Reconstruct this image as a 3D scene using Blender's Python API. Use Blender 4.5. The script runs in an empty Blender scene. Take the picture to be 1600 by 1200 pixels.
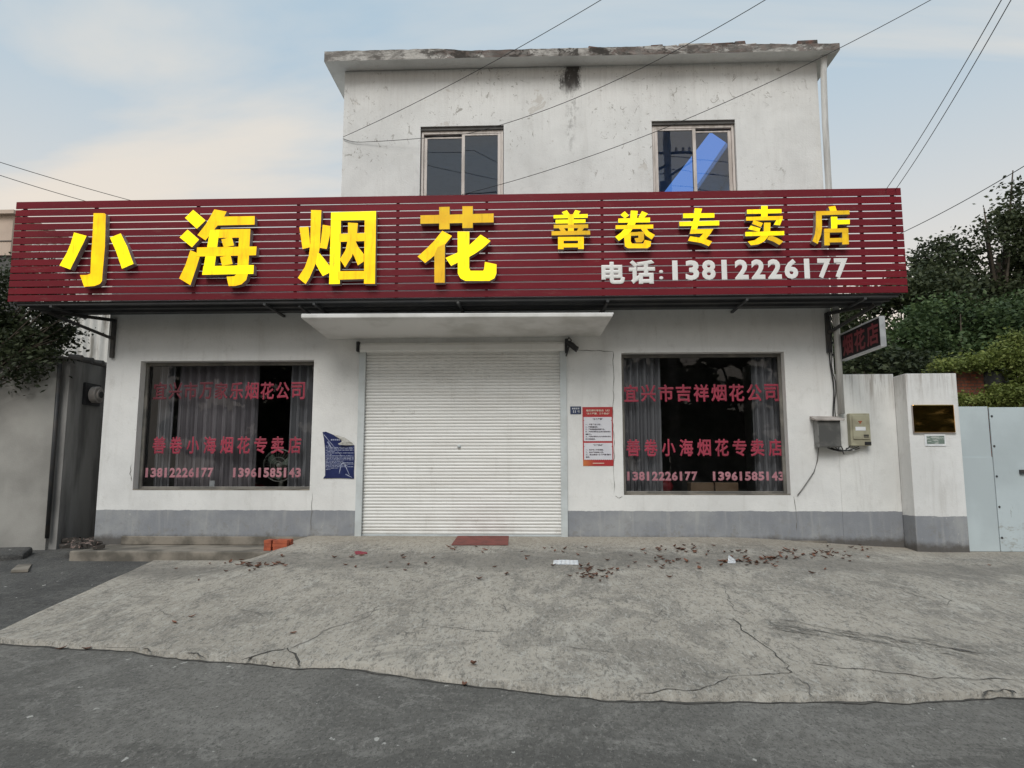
import bpy, bmesh, math, random
import numpy as np
from mathutils import Vector, noise as mnoise
R = math.radians
sc = bpy.context.scene
COL = sc.collection

# ------------------------------------------------------------------ camera
CAM = np.array([0.0, -11.8, 1.05]); FPX = 1110.0
YAW, PITCH = R(2.35), R(7.2)
cd = bpy.data.cameras.new('camera'); cam = bpy.data.objects.new('camera', cd); COL.objects.link(cam)
cd.sensor_width = 36; cd.lens = 36*FPX/1600; cd.clip_start = .05; cd.clip_end = 3000
cam.location = CAM; cam.rotation_euler = (R(90)+PITCH, 0, YAW)
sc.camera = cam

# ------------------------------------------------------------------ light
SUN_EL, SUN_AZ = R(46), R(192)        # azimuth clockwise from +Y: the sun stands behind the camera
w = bpy.data.worlds.new('World'); sc.world = w; w.use_nodes = True
def build_world():
    nt = w.node_tree; nd = nt.nodes; L = nt.links
    bg = nd['Background']
    sky = nd.new('ShaderNodeTexSky'); sky.sky_type = 'NISHITA'; sky.sun_disc = False
    sky.sun_elevation = SUN_EL; sky.sun_rotation = SUN_AZ; sky.air_density = 1.0; sky.dust_density = 1.5
    tc = nd.new('ShaderNodeTexCoord'); sep = nd.new('ShaderNodeSeparateXYZ'); L.new(tc.outputs['Generated'], sep.inputs[0])
    zc = nd.new('ShaderNodeMath'); zc.operation = 'MAXIMUM'; L.new(sep.outputs[2], zc.inputs[0]); zc.inputs[1].default_value = 0.0
    za = nd.new('ShaderNodeMath'); za.operation = 'ADD'; L.new(zc.outputs[0], za.inputs[0]); za.inputs[1].default_value = .22
    dx = nd.new('ShaderNodeMath'); dx.operation = 'DIVIDE'; L.new(sep.outputs[0], dx.inputs[0]); L.new(za.outputs[0], dx.inputs[1])
    dy = nd.new('ShaderNodeMath'); dy.operation = 'DIVIDE'; L.new(sep.outputs[1], dy.inputs[0]); L.new(za.outputs[0], dy.inputs[1])
    cb = nd.new('ShaderNodeCombineXYZ'); L.new(dx.outputs[0], cb.inputs[0]); L.new(dy.outputs[0], cb.inputs[1])
    mp = nd.new('ShaderNodeMapping'); L.new(cb.outputs[0], mp.inputs[0])
    mp.inputs['Rotation'].default_value = (0, 0, R(25)); mp.inputs['Scale'].default_value = (.55, 1.5, 1); mp.inputs['Location'].default_value = (2.11,4.01,0)
    nz = nd.new('ShaderNodeTexNoise'); L.new(mp.outputs[0], nz.inputs['Vector']); nz.inputs['Scale'].default_value = 1.0
    nz.inputs['Detail'].default_value = 7; nz.inputs['Roughness'].default_value = .52; nz.inputs['Distortion'].default_value = .5
    mr = nd.new('ShaderNodeMapRange'); L.new(nz.outputs['Fac'], mr.inputs[0]); mr.inputs[1].default_value = .38; mr.inputs[2].default_value = .66
    mr.interpolation_type = 'SMOOTHSTEP'
    # more cover towards the horizon
    hz = nd.new('ShaderNodeMapRange'); L.new(zc.outputs[0], hz.inputs[0]); hz.inputs[1].default_value = .16; hz.inputs[2].default_value = .62
    hz.inputs[3].default_value = .95; hz.inputs[4].default_value = .0
    mx = nd.new('ShaderNodeMath'); mx.operation = 'MAXIMUM'; L.new(mr.outputs[0], mx.inputs[0]); L.new(hz.outputs[0], mx.inputs[1])
    # cloud colour: peach low down, grey white higher
    cw = nd.new('ShaderNodeMapRange'); L.new(zc.outputs[0], cw.inputs[0]); cw.inputs[1].default_value = .18; cw.inputs[2].default_value = .55
    cm = nd.new('ShaderNodeMix'); cm.data_type = 'RGBA'; L.new(cw.outputs[0], cm.inputs['Factor'])
    cm.inputs['A'].default_value = (8.5, 7.4, 6.25, 1); cm.inputs['B'].default_value = (6.7, 6.75, 6.55, 1)
    sk = nd.new('ShaderNodeMix'); sk.data_type = 'RGBA'; sk.inputs['Factor'].default_value = .85
    L.new(sky.outputs[0], sk.inputs['A']); sk.inputs['B'].default_value = (4.0, 5.7, 7.1, 1)
    mxc = nd.new('ShaderNodeMix'); mxc.data_type = 'RGBA'; L.new(mx.outputs[0], mxc.inputs['Factor'])
    L.new(sk.outputs['Result'], mxc.inputs['A']); L.new(cm.outputs['Result'], mxc.inputs['B'])
    L.new(mxc.outputs['Result'], bg.inputs[0]); bg.inputs[1].default_value = .08
build_world()
sd = bpy.data.lights.new('sun', 'SUN'); sun = bpy.data.objects.new('sun', sd); COL.objects.link(sun)
sd.energy = 1.5; sd.angle = R(30); sd.color = (1, .96, .90)
sdir = Vector((math.sin(SUN_AZ)*math.cos(SUN_EL), math.cos(SUN_AZ)*math.cos(SUN_EL), math.sin(SUN_EL)))
sun.rotation_euler = (-sdir).to_track_quat('-Z', 'Y').to_euler()
sc.view_settings.view_transform = 'Standard'; sc.view_settings.look = 'None'
sc.view_settings.exposure = 0.40; sc.view_settings.gamma = 1

# ------------------------------------------------------------------ survey helpers: a picture point on a real plane
_fw = np.array([-math.sin(YAW)*math.cos(PITCH), math.cos(YAW)*math.cos(PITCH), math.sin(PITCH)])
_rt = np.array([math.cos(YAW), math.sin(YAW), 0.0]); _up = np.cross(_rt, _fw)
def ray(px, py): return _fw*FPX + _rt*(px-800) - _up*(py-600)
def onY(px, py, Y=0.0):
    d = ray(px, py); return CAM + d*((Y-CAM[1])/d[1])
def onZ(px, py, Z=0.0):
    d = ray(px, py); return CAM + d*((Z-CAM[2])/d[2])
def onX(px, py, X=0.0):
    d = ray(px, py); return CAM + d*((X-CAM[0])/d[0])

# ------------------------------------------------------------------ objects
def prop(o, label=None, cat=None, group=None, kind=None):
    if label: o['label'] = label
    if cat: o['category'] = cat
    if group: o['group'] = group
    if kind: o['kind'] = kind
    return o
def thing(name, label, cat, loc=(0, 0, 0), group=None):
    o = bpy.data.objects.new(name, None); COL.objects.link(o); o.location = loc; o.empty_display_size = .2
    return prop(o, label, cat, group)
class MB:
    def __init__(s): s.v = []; s.f = []; s.m = []
    def face(s, pts, m=0):
        i = len(s.v); s.v += [tuple(map(float, p)) for p in pts]; s.f.append(tuple(range(i, i+len(pts)))); s.m.append(m)
    def box(s, x0, x1, y0, y1, z0, z1, m=0):
        i = len(s.v)
        s.v += [(x0, y0, z0), (x1, y0, z0), (x1, y1, z0), (x0, y1, z0), (x0, y0, z1), (x1, y0, z1), (x1, y1, z1), (x0, y1, z1)]
        for q in ((0, 3, 2, 1), (4, 5, 6, 7), (0, 1, 5, 4), (1, 2, 6, 5), (2, 3, 7, 6), (3, 0, 4, 7)):
            s.f.append(tuple(i+k for k in q)); s.m.append(m)
        return s
    def hexa(s, p, m=0):          # eight corners, bottom ring then top ring
        i = len(s.v); s.v += [tuple(map(float, q)) for q in p]
        for q in ((0, 3, 2, 1), (4, 5, 6, 7), (0, 1, 5, 4), (1, 2, 6, 5), (2, 3, 7, 6), (3, 0, 4, 7)):
            s.f.append(tuple(i+k for k in q)); s.m.append(m)
    def bar(s, a, b, wd, ht, m=0):  # a rectangular bar from a to b
        a, b = Vector(a), Vector(b); d = (b-a).normalized()
        u = d.cross(Vector((0, 0, 1)))
        u = u.normalized() if u.length > 1e-4 else Vector((1, 0, 0))
        n = u.cross(d).normalized(); u = u*wd/2; n = n*ht/2
        s.hexa([a-u-n, a+u-n, b+u-n, b-u-n, a-u+n, a+u+n, b+u+n, b-u+n], m)
    def tube(s, pts, r, n=8, m=0, cap=True):
        pts = [Vector(p) for p in pts]; rings = []
        rr = r if isinstance(r, (list, tuple)) else [r]*len(pts)
        for k, p in enumerate(pts):
            d = (pts[min(k+1, len(pts)-1)]-pts[max(k-1, 0)]).normalized()
            u = d.cross(Vector((0, 0, 1)) if abs(d.z) < .9 else Vector((1, 0, 0))).normalized(); v = d.cross(u)
            i = len(s.v)
            s.v += [tuple(p+(u*math.cos(2*math.pi*j/n)+v*math.sin(2*math.pi*j/n))*rr[k]) for j in range(n)]
            rings.append(i)
        for a, b in zip(rings, rings[1:]):
            for j in range(n):
                s.f.append((a+j, a+(j+1) % n, b+(j+1) % n, b+j)); s.m.append(m)
        if cap:
            s.f.append(tuple(rings[0]+j for j in reversed(range(n)))); s.m.append(m)
            s.f.append(tuple(rings[-1]+j for j in range(n))); s.m.append(m)
    def prism(s, poly, d0, d1, fn, mf=0, ms=None):   # outline in (u, v); fn(u, v, depth) -> point; d0 is the front
        ms = mf if ms is None else ms
        n = len(poly); i = len(s.v)
        s.v += [tuple(map(float, fn(u, v, d0))) for u, v in poly]+[tuple(map(float, fn(u, v, d1))) for u, v in poly]
        s.f.append(tuple(i+k for k in range(n))); s.m.append(mf)
        s.f.append(tuple(i+n+k for k in reversed(range(n)))); s.m.append(ms)
        for k in range(n):
            s.f.append((i+k, i+(k+1) % n, i+n+(k+1) % n, i+n+k)); s.m.append(ms)
    def lathe(s, prof, c, axis='z', n=20, m=0):
        i = len(s.v)
        for r, h in prof:
            for j in range(n):
                a = 2*math.pi*j/n; x, y = r*math.cos(a), r*math.sin(a)
                s.v.append((c[0]+x, c[1]+y, c[2]+h) if axis == 'z' else (c[0]+x, c[1]+h, c[2]+y))
        for k in range(len(prof)-1):
            for j in range(n):
                s.f.append((i+k*n+j, i+k*n+(j+1) % n, i+(k+1)*n+(j+1) % n, i+(k+1)*n+j)); s.m.append(m)
    def build(s, name, mats, parent=None, smooth=False, bevel=0, fix=True, label=None, kind=None):
        me = bpy.data.meshes.new(name); me.from_pydata(s.v, [], s.f)
        for m in (mats if isinstance(mats, (list, tuple)) else [mats]): me.materials.append(m)
        me.polygons.foreach_set('material_index', s.m)
        if fix:
            b = bmesh.new(); b.from_mesh(me); bmesh.ops.recalc_face_normals(b, faces=b.faces); b.to_mesh(me); b.free()
        if smooth: me.polygons.foreach_set('use_smooth', [True]*len(me.polygons))
        o = bpy.data.objects.new(name, me); COL.objects.link(o)
        if parent:
            o.parent = parent
            o.matrix_parent_inverse = parent_inv(parent)
        if bevel:
            bv = o.modifiers.new('bevel', 'BEVEL'); bv.width = bevel; bv.segments = 2; bv.limit_method = 'ANGLE'; bv.angle_limit = R(40)
        if label: o['label'] = label
        if kind: o['kind'] = kind
        return o
from mathutils import Matrix
def parent_inv(p):          # every thing's Empty stands unrotated at its own place, every mesh part at the origin
    return Matrix.Translation(-p.location) if p.type == 'EMPTY' else Matrix.Identity(4)

# ------------------------------------------------------------------ materials
class NT:
    def __init__(s, name):
        s.mat = bpy.data.materials.new(name); s.mat.use_nodes = True
        s.nt = s.mat.node_tree; s.nd = s.nt.nodes; s.L = s.nt.links; s.p = s.nd['Principled BSDF']
        s.tc = s.nd.new('ShaderNodeTexCoord'); s.co = s.tc.outputs['Object']
        s.sep = None
    def axis(s, k):
        if s.sep is None:
            s.sep = s.nd.new('ShaderNodeSeparateXYZ'); s.L.new(s.co, s.sep.inputs[0])
        return s.sep.outputs[k]
    def noise(s, scale, stretch=(1, 1, 1), detail=5, rough=.55, dist=0, off=(0, 0, 0), typ='ShaderNodeTexNoise'):
        mp = s.nd.new('ShaderNodeMapping'); s.L.new(s.co, mp.inputs[0]); mp.inputs['Scale'].default_value = stretch; mp.inputs['Location'].default_value = off
        n = s.nd.new(typ); s.L.new(mp.outputs[0], n.inputs['Vector']); n.inputs['Scale'].default_value = scale
        if typ == 'ShaderNodeTexNoise':
            n.inputs['Detail'].default_value = detail; n.inputs['Roughness'].default_value = rough; n.inputs['Distortion'].default_value = dist
            return n.outputs['Fac']
        return n.outputs['Distance']
    def rng(s, v, a, b, c=0., d=1., smooth=True):
        m = s.nd.new('ShaderNodeMapRange'); s.L.new(v, m.inputs[0])
        for k, x in zip((1, 2, 3, 4), (a, b, c, d)): m.inputs[k].default_value = x
        if smooth: m.interpolation_type = 'SMOOTHSTEP'
        return m.outputs[0]
    def math(s, op, a, b=None):
        m = s.nd.new('ShaderNodeMath'); m.operation = op
        for k, x in enumerate((a, b)):
            if x is None: continue
            if isinstance(x, (int, float)): m.inputs[k].default_value = x
            else: s.L.new(x, m.inputs[k])
        return m.outputs[0]
    def mul(s, *a):
        r = a[0]
        for b in a[1:]: r = s.math('MULTIPLY', r, b)
        return r
    def mix(s, fac, a, b):
        m = s.nd.new('ShaderNodeMix'); m.data_type = 'RGBA'
        for key, x in (('Factor', fac), ('A', a), ('B', b)):
            if isinstance(x, (int, float)): m.inputs[key].default_value = x
            elif isinstance(x, tuple): m.inputs[key].default_value = (*x, 1)
            else: s.L.new(x, m.inputs[key])
        return m.outputs['Result']
    def color(s, c):
        if isinstance(c, tuple): s.p.inputs['Base Color'].default_value = (*c, 1)
        else: s.L.new(c, s.p.inputs['Base Color'])
    def bump(s, h, strength=.3, dist=.01):
        b = s.nd.new('ShaderNodeBump'); s.L.new(h, b.inputs['Height']); b.inputs['Strength'].default_value = strength; b.inputs['Distance'].default_value = dist
        s.L.new(b.outputs[0], s.p.inputs['Normal'])
    def fin(s, rough=.7, metal=0., spec=None):
        s.p.inputs['Roughness'].default_value = rough; s.p.inputs['Metallic'].default_value = metal
        if spec is not None: s.p.inputs['Specular IOR Level'].default_value = spec
        return s.mat
def simple(name, c, c2=None, scale=4, lo=.4, hi=.65, stretch=(1, 1, 1), rough=.6, metal=0., bump=0, bscale=40, dist=.01, spec=None, amount=1.):
    t = NT(name)
    if c2 is None: c2 = tuple(x*.72 for x in c)
    n = t.noise(scale, stretch, 6)
    t.color(t.mix(t.mul(t.rng(n, lo, hi), amount), c, c2))
    if bump: t.bump(t.noise(bscale, stretch, 4), bump, dist)
    return t.fin(rough, metal, spec)

def plaster(name, base=(.79, .79, .775), band=True, top=8.2, topfade=1.6, topdark=.15, peel=True, mold=None, streak=.2, ground=-.05, bandz=.452):
    t = NT(name)
    c = t.mix(t.mul(t.rng(t.noise(.55, (1, 1, 1), 8, .68), .40, .66), .7), base, tuple(x*.80 for x in base))
    c = t.mix(t.mul(t.rng(t.noise(5, (1, 1, .8), 9, .78), .53, .66), .35), c, (.55, .54, .51))
    st = t.rng(t.noise(1.0, (4.5, 4.5, .4), 9, .74, .6, off=(3, 1, 0)), .50, .70)
    c = t.mix(t.mul(st, streak), c, (.46, .44, .41))
    tf = t.rng(t.axis(2), top-topfade, top)
    st2 = t.rng(t.noise(1.0, (13, 13, .5), 9, .78, .9, off=(9, 2, 0)), .42, .72)
    c = t.mix(t.mul(st2, tf, topdark*1.6), c, (.34, .31, .28))
    if peel:
        reg = t.rng(t.axis(2), 5.2, 6.6)
        pl = t.rng(t.noise(1.9, (1, 1, 1), 9, .72, .6, off=(4.4, 0, 2.1)), .625, .64)
        c = t.mix(t.mul(pl, reg, .5), c, (.50, .46, .41))
        sp = t.rng(t.noise(8, (1, 1, .8), 9, .78, 1.0, off=(1, 5, 2)), .585, .61)
        c = t.mix(t.mul(sp, t.rng(t.noise(.8, (1, 1, 1), 3, .5, off=(7, 7, 7)), .46, .56), reg, .7), c, (.25, .23, .2))
    if mold:
        mx_, mz_ = mold
        gx = t.math('ABSOLUTE', t.math('ADD', t.axis(0), -mx_))
        wob = t.mul(t.noise(6, (1, 1, .5), 6, .7), .55)
        g = t.rng(t.math('ADD', gx, t.mul(t.noise(5, (1, 1, .45), 9, .8), .9)), .66, .54)
        gz = t.rng(t.math('ADD', t.axis(2), t.mul(t.noise(7, (1.5, 1, .4), 6, .7), .5)), mz_-.32, mz_-.05)
        c = t.mix(t.mul(g, gz, .93), c, (.035, .03, .028))
        g2 = t.rng(t.math('ADD', gx, t.mul(t.noise(9, (1, 1, .25), 6, .7), .5)), .38, .22)
        c = t.mix(t.mul(g2, t.rng(t.axis(2), 5.9, 7.6), t.rng(t.noise(14, (1, 1, .6), 6, .7), .45, .6), .55), c, (.12, .11, .1))
    if band:
        ed = t.math('ADD', t.axis(2), t.mul(t.math('ADD', t.noise(4, (1, 1, 1), 7, .7), -.5), .05))
        bc = t.mix(t.rng(t.noise(1.3, (1, 1, 1), 8, .65), .4, .68), (.25, .262, .285), (.33, .34, .35))
        bc = t.mix(t.mul(t.rng(t.noise(1, (9, 9, .8), 5, .6), .5, .7), .4), bc, (.42, .42, .41))
        c = t.mix(t.rng(ed, bandz, bandz-.006), c, bc)
        c = t.mix(t.mul(t.rng(t.axis(2), .55, -.05), t.rng(t.noise(6, (1, 1, 1), 9, .8), .50, .62), .5), c, (.20, .185, .16))
        c = t.mix(t.mul(t.rng(t.noise(10, (1, 1, .7), 9, .8, off=(3, 3, 1)), .62, .65), t.rng(t.axis(2), 1.2, .3), .6), c, (.55, .55, .53))
        dz = t.math('ADD', t.axis(2), t.mul(t.noise(5, (1, 1, 1), 7, .7), -.22))
        c = t.mix(t.mul(t.rng(dz, ground+.02, ground-.10), .85), c, (.09, .08, .07))
    t.color(c)
    t.bump(t.math('ADD', t.noise(38, (1, 1, 1), 5, .6), t.mul(t.noise(3.0, (1, 1, 1), 6, .6), 1.6)), .35, .012)
    return t.fin(.85, 0, .25)

M = {}
M['facade'] = plaster('facade_plaster', mold=(.56, 8.2))
M['yardwall'] = plaster('yard_wall_plaster', base=(.78, .78, .76), top=2.66, topfade=.75, topdark=.75, peel=False, streak=.45)
M['pillarwall'] = plaster('pillar_plaster', base=(.80, .80, .79), top=2.66, topfade=.6, topdark=.62, peel=False, streak=.4, bandz=.40, ground=-.1)
M['soffit'] = plaster('soffit_plaster', base=(.72, .72, .70), band=False, top=99, peel=False, streak=.3)
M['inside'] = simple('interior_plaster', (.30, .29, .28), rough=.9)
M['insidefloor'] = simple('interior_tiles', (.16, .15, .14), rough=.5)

def eave_mat():
    t = NT('eave_edge_plaster')
    c = t.mix(t.rng(t.noise(2.2, (1, 1, 3), 9, .75), .40, .60), (.52, .50, .47), (.20, .185, .17))
    pe = t.rng(t.noise(1.6, (1, 1, 2.5), 9, .7, .6, off=(2, 0, 0)), .47, .50)
    pe = t.mul(pe, t.rng(t.axis(0), -2.5, -1.6), .65)
    brick = t.mix(t.rng(t.noise(7, (1, 1, 2), 5), .4, .6), (.115, .072, .06), (.06, .053, .047))
    c = t.mix(pe, c, brick)
    bl = t.rng(t.noise(3.2, (1, 1, 1.5), 9, .72, .5, off=(5, 1, 3)), .50, .57)
    bl = t.mul(bl, t.rng(t.math('ABSOLUTE', t.math('ADD', t.axis(0), -.2)), 3.6, 1.2, .35, 1))
    c = t.mix(t.mul(bl, .9), c, (.05, .045, .04))
    t.color(c); t.bump(t.noise(12, (1, 1, 1), 8, .7), .8, .03)
    return t.fin(.9, 0, .2)
M['eave'] = eave_mat()
M['canopyedge'] = simple('stained_canopy_plaster', (.76, .75, .73), (.58, .57, .54), scale=1.6, lo=.42, hi=.7, rough=.9)
M['brokenbrick'] = simple('broken_brick', (.17, .09, .07), (.075, .065, .058), scale=9, lo=.38, hi=.62, rough=.95, bump=.7, bscale=25, dist=.02)
M['mortar'] = simple('pale_mortar', (.52, .49, .45), (.24, .22, .2), scale=7, rough=.95, bump=.7, bscale=25, dist=.02)
def concrete():
    t = NT('forecourt_concrete')
    c = t.mix(t.rng(t.noise(.42, (1, .8, 1), 8, .65, .4), .36, .66), (.47, .43, .368), (.335, .306, .262))
    c = t.mix(t.mul(t.rng(t.noise(1.3, (1, .6, 1), 10, .8, .9, off=(4, 3, 0)), .49, .58), .55), c, (.19, .179, .16))
    c = t.mix(t.mul(t.rng(t.noise(1.5, (1.2, .6, 1), 9, .78, 1.2, off=(9, 1, 0)), .53, .64), .5), c, (.58, .55, .485))
    # broom and trowel scratches, tyre scuffs, pits
    for k, (sx, sy, sc_, lo, am) in enumerate(((.7, .9, 5, .575, .6), (1.6, .45, 6, .58, .6), (1, .35, 11, .56, .6), (1.2, .3, 17, .56, .6))):
        c = t.mix(t.mul(t.rng(t.noise(sc_, (sx, sy, 1), 9, .8, 1.8, off=(k*3.1, k*1.7, k)), lo, lo+.045), am), c, (.12, .113, .10))
    c = t.mix(t.mul(t.rng(t.noise(15, (1, .32, 1), 6, .8, .6, off=(5, 8, 2)), .56, .62), .55), c, (.54, .52, .47))
    c = t.mix(t.mul(t.rng(t.noise(24, (1, .34, 1), 5, .8), .53, .60), .6), c, (.13, .124, .112))
    c = t.mix(t.mul(t.rng(t.noise(40, (1, .45, 1), 4, .8, off=(1, 6, 0)), .54, .62), .5), c, (.50, .48, .44))
    c = t.mix(t.mul(t.rng(t.axis(1), -1.0, -.3), .45), c, (.36, .315, .255))
    dk = t.rng(t.math('ADD', t.math('ABSOLUTE', t.math('ADD', t.axis(1), 1.9)), t.mul(t.noise(.8, (1, 1.2, 1), 10, .8), 3.0)), 2.3, 1.6)
    c = t.mix(t.mul(dk, .55), c, (.16, .15, .135))
    t.color(c)
    t.bump(t.math('ADD', t.noise(30, (1, .5, 1), 6, .75), t.mul(t.noise(7, (1, .6, 1), 9, .8, 1.2), 2.0)), .7, .018)
    return t.fin(.9, 0, .2)
M['concrete'] = concrete()
def asphalt(name, a, b, dust=(.25, .24, .22), dusty=.55):
    t = NT(name)
    c = t.mix(t.rng(t.noise(.5, (1, .7, 1), 9, .7, .6), .40, .60), a, b)
    c = t.mix(t.mul(t.rng(t.noise(1.2, (1, .7, 1), 10, .8, 1.5, off=(2, 7, 0)), .51, .58), dusty), c, dust)
    c = t.mix(t.mul(t.rng(t.noise(5, (1, .6, 1), 9, .8, 1.0, off=(6, 2, 0)), .56, .62), dusty*.9), c, tuple(x*1.25 for x in dust))
    yb = t.math('ADD', t.axis(1), t.mul(t.noise(.7, (1, 1, 1), 11, .78, .6, off=(2, 2, 1)), 3.2))
    c = t.mix(t.mul(t.rng(yb, -5.95, -6.02), .55), c, tuple(x*.62 for x in a))
    c = t.mix(t.mul(t.rng(t.noise(.55, (1, .8, 1), 11, .8, .8, off=(12, 4, 1)), .52, .545), .5), c, tuple(x*.72 for x in a))
    c = t.mix(t.mul(t.rng(t.noise(26, (1, .42, 1), 6, .85), .515, .57), .5), c, tuple(x*.55 for x in a))
    c = t.mix(t.mul(t.rng(t.noise(30, (1, .42, 1), 6, .85, off=(3, 1, 0)), .545, .60), .5), c, tuple(min(.6, x*1.6) for x in b))
    c = t.mix(t.mul(t.rng(t.noise(50, (1, .5, 1), 4, .8, off=(3, 1, 4)), .55, .61), .7), c, tuple(x*.42 for x in a))
    c = t.mix(t.rng(t.noise(13, (1, .5, 1), 3, .6, off=(8, 1, 4)), .70, .73), c, (.42, .41, .38))
    t.color(c); t.bump(t.noise(60, (1, .6, 1), 6, .8), .8, .012)
    return t.fin(.9, 0, .25)
M['road'] = asphalt('road_asphalt', (.138, .133, .122), (.182, .174, .158))
M['lane'] = asphalt('lane_asphalt', (.085, .083, .08), (.12, .117, .11), (.16, .155, .14), .35)
M['earth'] = simple('bare_earth', (.16, .14, .11), (.08, .075, .05), scale=1.2, rough=1, bump=.5, bscale=20)
M['stepc'] = simple('step_concrete', (.27, .24, .20), (.12, .108, .09), scale=2.5, lo=.38, hi=.66, rough=.95, bump=.5, bscale=45, dist=.015)
M['crack'] = simple('crack_dark', (.07, .065, .058), rough=1)
M['scuff'] = simple('dark_scuff', (.20, .19, .17), (.14, .13, .12), scale=6, rough=1)
M['scuffdark'] = simple('edge_dirt', (.085, .078, .068), (.05, .046, .042), scale=9, rough=1)
M['cracklight'] = simple('hairline_crack', (.17, .16, .145), rough=1)

def slat_red():
    t = NT('maroon_slat_paint')
    c = t.mix(t.rng(t.noise(.8, (1, 1, 3), 5), .35, .7), (.205, .011, .021), (.155, .010, .019))
    c = t.mix(t.mul(t.rng(t.noise(1, (5, 5, .5), 7, .7), .55, .8), .35), c, (.14, .03, .032))
    oi = t.nd.new('ShaderNodeObjectInfo'); c = t.mix(t.mul(oi.outputs['Random'], .35), c, (.10, .014, .02))
    c = t.mix(t.mul(t.rng(t.noise(6, (.5, 1, 2), 9, .78), .56, .66), .35), c, (.20, .085, .075))
    t.color(c); return t.fin(.5, 0, .18)
M['slat'] = slat_red()
M['signframe'] = simple('sign_frame_paint', (.09, .018, .024), rough=.5)
M['darksteel'] = simple('dark_steel', (.035, .037, .04), (.055, .05, .045), scale=6, rough=.5, spec=.4)
M['soffitsheet'] = simple('soffit_sheet_steel', (.045, .048, .052), (.07, .07, .07), scale=2, rough=.6)
M['letterside'] = simple('letter_return_metal', (.42, .38, .355), (.32, .285, .265), scale=5, rough=.45, metal=.2)
def gold(name, col, em, var=.25):
    t = NT(name)
    c = t.mix(t.rng(t.noise(3.2, (1, 1, 1.6), 3, .5), .3, .7), col, (col[0]*.97, col[1]*.86, col[2]))
    di = t.mul(t.rng(t.noise(1, (16, 16, 1.6), 8, .75), .50, .70), .38)
    c = t.mix(di, c, (col[0]*.60, col[1]*.55, .01))
    c = t.mix(t.mul(t.rng(t.noise(9, (1, 1, 1), 8, .75), .60, .68), .3), c, (.35, .24, .03))
    t.color(c); t.L.new(c, t.p.inputs['Emission Color'])
    t.L.new(t.mul(t.rng(t.noise(2.3, (1, 1, 1), 2, .5, off=(5, 5, 5)), .3, .7, em*(1-var), em*(1+var)), t.math('SUBTRACT', 1.0, di)), t.p.inputs['Emission Strength'])
    return t.fin(.45, 0, .3)
M['gold2'] = gold('lit_yellow_acrylic', (.97, .76, .0), .62, .12)
M['gold1'] = gold('warm_yellow_acrylic', (.97, .60, .0), .50, .18)
M['gold0'] = gold('dim_amber_acrylic', (.84, .53, .01), .20, .4)
M['whiteletter'] = simple('white_letter_acrylic', (.86, .85, .83), (.80, .79, .76), scale=3, rough=.5)
M['redvinyl'] = simple('red_window_vinyl', (.36, .036, .07), (.27, .026, .052), scale=3, rough=.5)
def faded():
    t = NT('faded_red_vinyl'); t.color(t.mix(t.rng(t.math('ADD', t.axis(0), t.mul(t.noise(4), .5)), -5.4, -4.7), (.13, .014, .026), (.36, .036, .07))); return t.fin(.5)
M['redvinylfaded'] = faded()
M['pinkvinyl'] = simple('pink_window_vinyl', (.44, .20, .235), (.36, .15, .18), scale=3, rough=.5)
def glass(name, tint, rough=.0, ior=1.5):
    m = bpy.data.materials.new(name); m.use_nodes = True; nt = m.node_tree; nt.nodes.clear()
    o = nt.nodes.new('ShaderNodeOutputMaterial'); mx = nt.nodes.new('ShaderNodeMixShader')
    tr = nt.nodes.new('ShaderNodeBsdfTransparent'); gl = nt.nodes.new('ShaderNodeBsdfGlossy'); fr = nt.nodes.new('ShaderNodeFresnel')
    tr.inputs[0].default_value = (*tint, 1); gl.inputs['Roughness'].default_value = rough; gl.inputs[0].default_value = (.95, .97, 1, 1)
    fr.inputs['IOR'].default_value = ior
    nz = nt.nodes.new('ShaderNodeTexNoise'); nz.inputs['Scale'].default_value = 1.3; bp = nt.nodes.new('ShaderNodeBump'); bp.inputs['Strength'].default_value = .06
    bp.inputs['Distance'].default_value = .02
    tc = nt.nodes.new('ShaderNodeTexCoord'); nt.links.new(tc.outputs['Object'], nz.inputs['Vector'])
    nt.links.new(nz.outputs['Fac'], bp.inputs['Height']); nt.links.new(bp.outputs[0], gl.inputs['Normal'])
    nt.links.new(fr.outputs[0], mx.inputs[0]); nt.links.new(tr.outputs[0], mx.inputs[1]); nt.links.new(gl.outputs[0], mx.inputs[2]); nt.links.new(mx.outputs[0], o.inputs[0])
    return m
M['glass'] = glass('shop_window_glass', (.8, .82, .83), ior=1.42)
M['glassup'] = glass('upper_window_glass', (.94, .95, .97), ior=2.0)
M['alugrey'] = simple('weathered_window_metal', (.12, .115, .105), (.22, .205, .18), scale=3, rough=.5)
M['aluwhite'] = simple('white_window_metal', (.66, .60, .56), (.48, .43, .39), scale=3, stretch=(4, 4, .6), rough=.5)
def shutter_mat():
    t = NT('white_shutter_enamel')
    c = t.mix(t.rng(t.noise(1.2, (.6, 1, 4), 6), .4, .65), (.80, .80, .78), (.74, .735, .71))
    c = t.mix(t.mul(t.rng(t.noise(1, (5, 1, .5), 8, .75), .52, .70), .16), c, (.46, .44, .40))
    c = t.mix(t.mul(t.rng(t.axis(2), .65, .03), t.rng(t.noise(4, (1, 1, 1), 8, .75), .38, .62), .2), c, (.36, .32, .27))
    c = t.mix(t.mul(t.rng(t.noise(7, (1, 1, .6), 9, .8), .62, .66), .4), c, (.36, .34, .31))
    t.color(c); return t.fin(.42, 0, .4)
M['shutter'] = shutter_mat()
M['rail'] = simple('pale_grey_rail', (.58, .62, .63), (.50, .53, .53), scale=3, rough=.45)
M['black'] = simple('black_plastic', (.02, .02, .022), rough=.5)
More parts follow.
